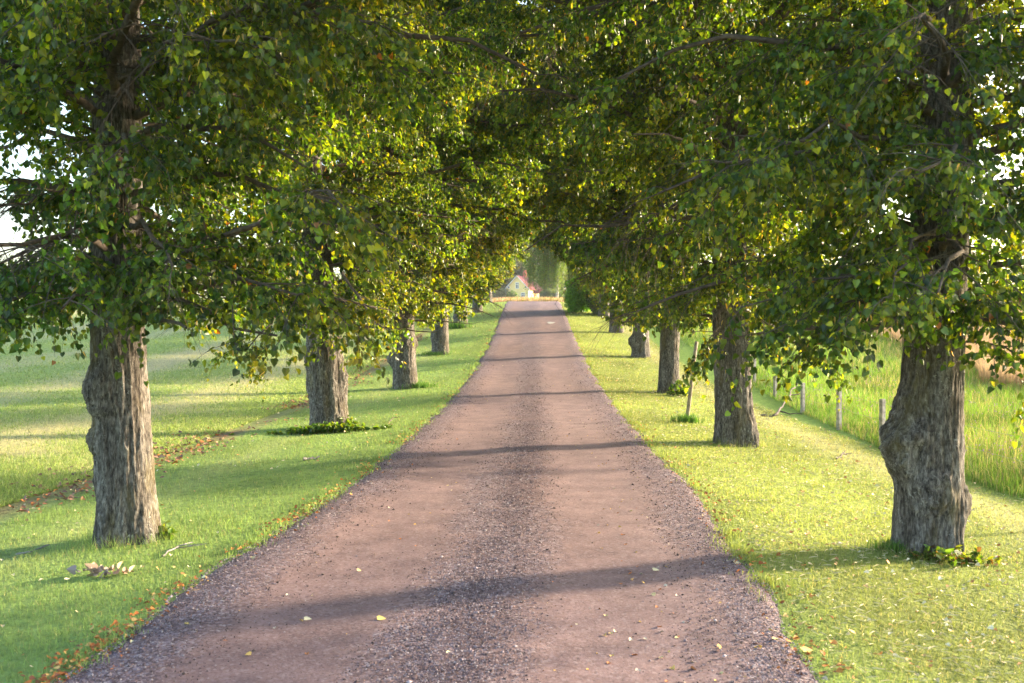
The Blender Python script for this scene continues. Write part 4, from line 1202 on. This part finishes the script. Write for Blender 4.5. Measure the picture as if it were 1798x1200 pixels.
# ------------------------------------------------------------------ house
M_YEL = simple("yellow_boards", (.80, .60, .25), .7, .06, 3)
M_WHITE = simple("white_trim", (.76, .76, .74), .6, .05, 4)
M_ROOF = simple("red_roof", (.15, .022, .030), .7, .12, 2)
M_BRICK = simple("red_brick", (.42, .12, .075), .85, .25, 5)
M_GLASS = simple("window_glass", (.03, .035, .04), .12, .1, 2, spec=.5)
M_DOOR = simple("red_door", (.36, .07, .05), .6, .1, 3)
hx, hy, hz = G(-2.7, 280)
house = empty("yellow_house", (hx, hy + 3.5, hz), R(-21)); tag(house, "yellow wooden house with red roof and red chimney beyond the road", "house")
Wd, Ln, He, Hr = 6.9, 10.5, 3.5, 7.0
a = Acc()
V = np.array([(-Wd / 2, -Ln / 2, -.5), (Wd / 2, -Ln / 2, -.5), (Wd / 2, -Ln / 2, He), (0, -Ln / 2, Hr), (-Wd / 2, -Ln / 2, He)])
V2 = V + [0, Ln, 0]
a.add(np.concatenate([V, V2]), [[0, 1, 2, 4], [5, 9, 7, 6], [0, 5, 6, 1], [1, 6, 7, 2], [0, 4, 9, 5]])
a.add(np.concatenate([V, V2]), [[4, 2, 3], [9, 8, 7]])
a.build("wall", M_YEL, house)
a = Acc(); sl = math.atan2(Hr - He, Wd / 2)
for sgn in (-1, 1):
    ov = .45; th_ = .16
    ex, ez = sgn * (Wd / 2 + ov), He - ov * math.tan(sl)
    y0, y1 = -Ln / 2 - .4, Ln / 2 + .4
    up = np.array([0, 0, th_])
    q = np.array([(0, y0, Hr + .02), (ex, y0, ez + .02), (ex, y1, ez + .02), (0, y1, Hr + .02)])
    a.add(np.concatenate([q, q + up]), [[0, 1, 2, 3], [4, 7, 6, 5], [0, 4, 5, 1], [1, 5, 6, 2], [2, 6, 7, 3]])
roof = a.build("roof", M_ROOF, house)
a = Acc(); a.box((.0, .6, Hr + .55), (.75, 1.2, 1.5)); a.box((0, .6, Hr + 1.28), (.9, 1.35, .14)); a.box((0, .25, Hr + 1.6), (.4, .4, .5)); a.box((0, .95, Hr + 1.6), (.4, .4, .5))
a.build("chimney", M_BRICK, roof)
for sgn in (-1, 1):
    n_ = np.array([0, 0, -.26])
    p0 = np.array([0, -Ln / 2 - .43, Hr + .16]); p1 = np.array([sgn * (Wd / 2 + .47), -Ln / 2 - .43, He - .47 * math.tan(sl) + .16])
    a = Acc(); dy = np.array([0, .028, 0])
    q = np.array([p0, p1, p1 + n_, p0 + n_]); a.add(np.concatenate([q, q + dy]), [[0, 1, 2, 3], [4, 7, 6, 5], [0, 4, 5, 1], [2, 6, 7, 3], [1, 5, 6, 2]])
    a.build("bargeboard", M_WHITE, house)
    a = Acc(); a.box((sgn * (Wd / 2 - .08), -Ln / 2 - .03, He / 2 - .35), (.26, .06, He + .3)); a.box((sgn * (Wd / 2 + .03), -Ln / 2 + .1, He / 2 - .35), (.06, .26, He + .3))
    a.build("corner_board", M_WHITE, house)
a = Acc(); a.box((0, -Ln / 2 - .015, 3.42), (Wd - .5, .03, .12)); a.build("trim_board", M_YEL, house)
def window(x, z, w, h, side=False, bars=True):
    f = Acc(); p = Acc()
    def bx(acc, u, v, du, dv, o, d):
        if side: acc.box((Wd / 2 + o, u, v), (d, du, dv))
        else: acc.box((u, -Ln / 2 - o, v), (du, d, dv))
    for s_ in (-1, 1):
        bx(f, x + s_ * (w / 2 + .05), z, .11, h + .2, .03, .06)
        bx(f, x, z + s_ * (h / 2 + .05), w - .004, .1, .03, .055)
    if bars:
        bx(f, x, z, .12, h - .004, .028, .05)
        bx(f, x - w * .25 - .015, z + h * .2, w * .5 - .11, .07, .026, .046); bx(f, x + w * .25 + .015, z + h * .2, w * .5 - .11, .07, .026, .046)
    fo = f.build("window", M_WHITE, house)
    bx(p, x, z, w - .008, h - .008, .008, .016); p.build("pane", M_GLASS, fo)
window(0, 4.35, .8, 1.55); window(-2.55, 3.85, .34, .42, bars=False); window(2.55, 3.85, .34, .42, bars=False)
window(1.75, 1.45, .95, 1.6); window(-1.75, 1.45, .95, 1.6)
window(-Ln / 2 + 2.2, 1.45, .95, 1.6, True); window(Ln / 2 - 1.6, 1.45, .95, 1.6, True)
a = Acc(); a.box((Wd / 2 + .02, -Ln / 2 + 4.7, 1.0), (.04, .95, 2.1)); d_ = a.build("door", M_DOOR, house)
a = Acc()
for yy in (-Ln / 2 + 3.6, -Ln / 2 + 5.8):
    a.box((Wd / 2 + 1.35, yy, .9), (.12, .12, 2.6))
for k in range(9): a.box((Wd / 2 + 1.35, -Ln / 2 + 3.75 + k * .235, .45), (.03, .05, .9))
a.box((Wd / 2 + 1.35, -Ln / 2 + 4.7, .93), (.06, 2.06, .06))
pp = a.build("porch", M_WHITE, house)
a = Acc()
for sgn in (-1, 1):
    yc = -Ln / 2 + 4.7
    q = np.array([(Wd / 2 - .05, yc, 3.15), (Wd / 2 + 1.7, yc, 3.15), (Wd / 2 + 1.7, yc + sgn * 1.5, 2.25), (Wd / 2 - .05, yc + sgn * 1.5, 2.25)])
    a.add(np.concatenate([q, q + [0, 0, .1]]), [[0, 1, 2, 3], [4, 7, 6, 5], [0, 4, 5, 1], [1, 5, 6, 2], [2, 6, 7, 3]])
a.build("porch_roof", M_ROOF, pp)

# ------------------------------------------------------------------ evening haze
bm_ = Acc(); bm_.box((0, 370, 27.0), (1500, 980, 80.0))
hz_ = bm_.build("haze", None)
m = bpy.data.materials.new("haze_air"); m.use_nodes = True
nt = m.node_tree; nt.nodes.clear()
out = nt.nodes.new("ShaderNodeOutputMaterial"); pv = nt.nodes.new("ShaderNodeVolumePrincipled")
pv.inputs["Color"].default_value = (.86, .92, .95, 1); pv.inputs["Density"].default_value = .0002; pv.inputs["Anisotropy"].default_value = 0
nt.links.new(pv.outputs[0], out.inputs["Volume"])
hz_.data.materials.append(m)
tag(hz_, "thin pale evening haze over the far end of the road", kind="stuff")
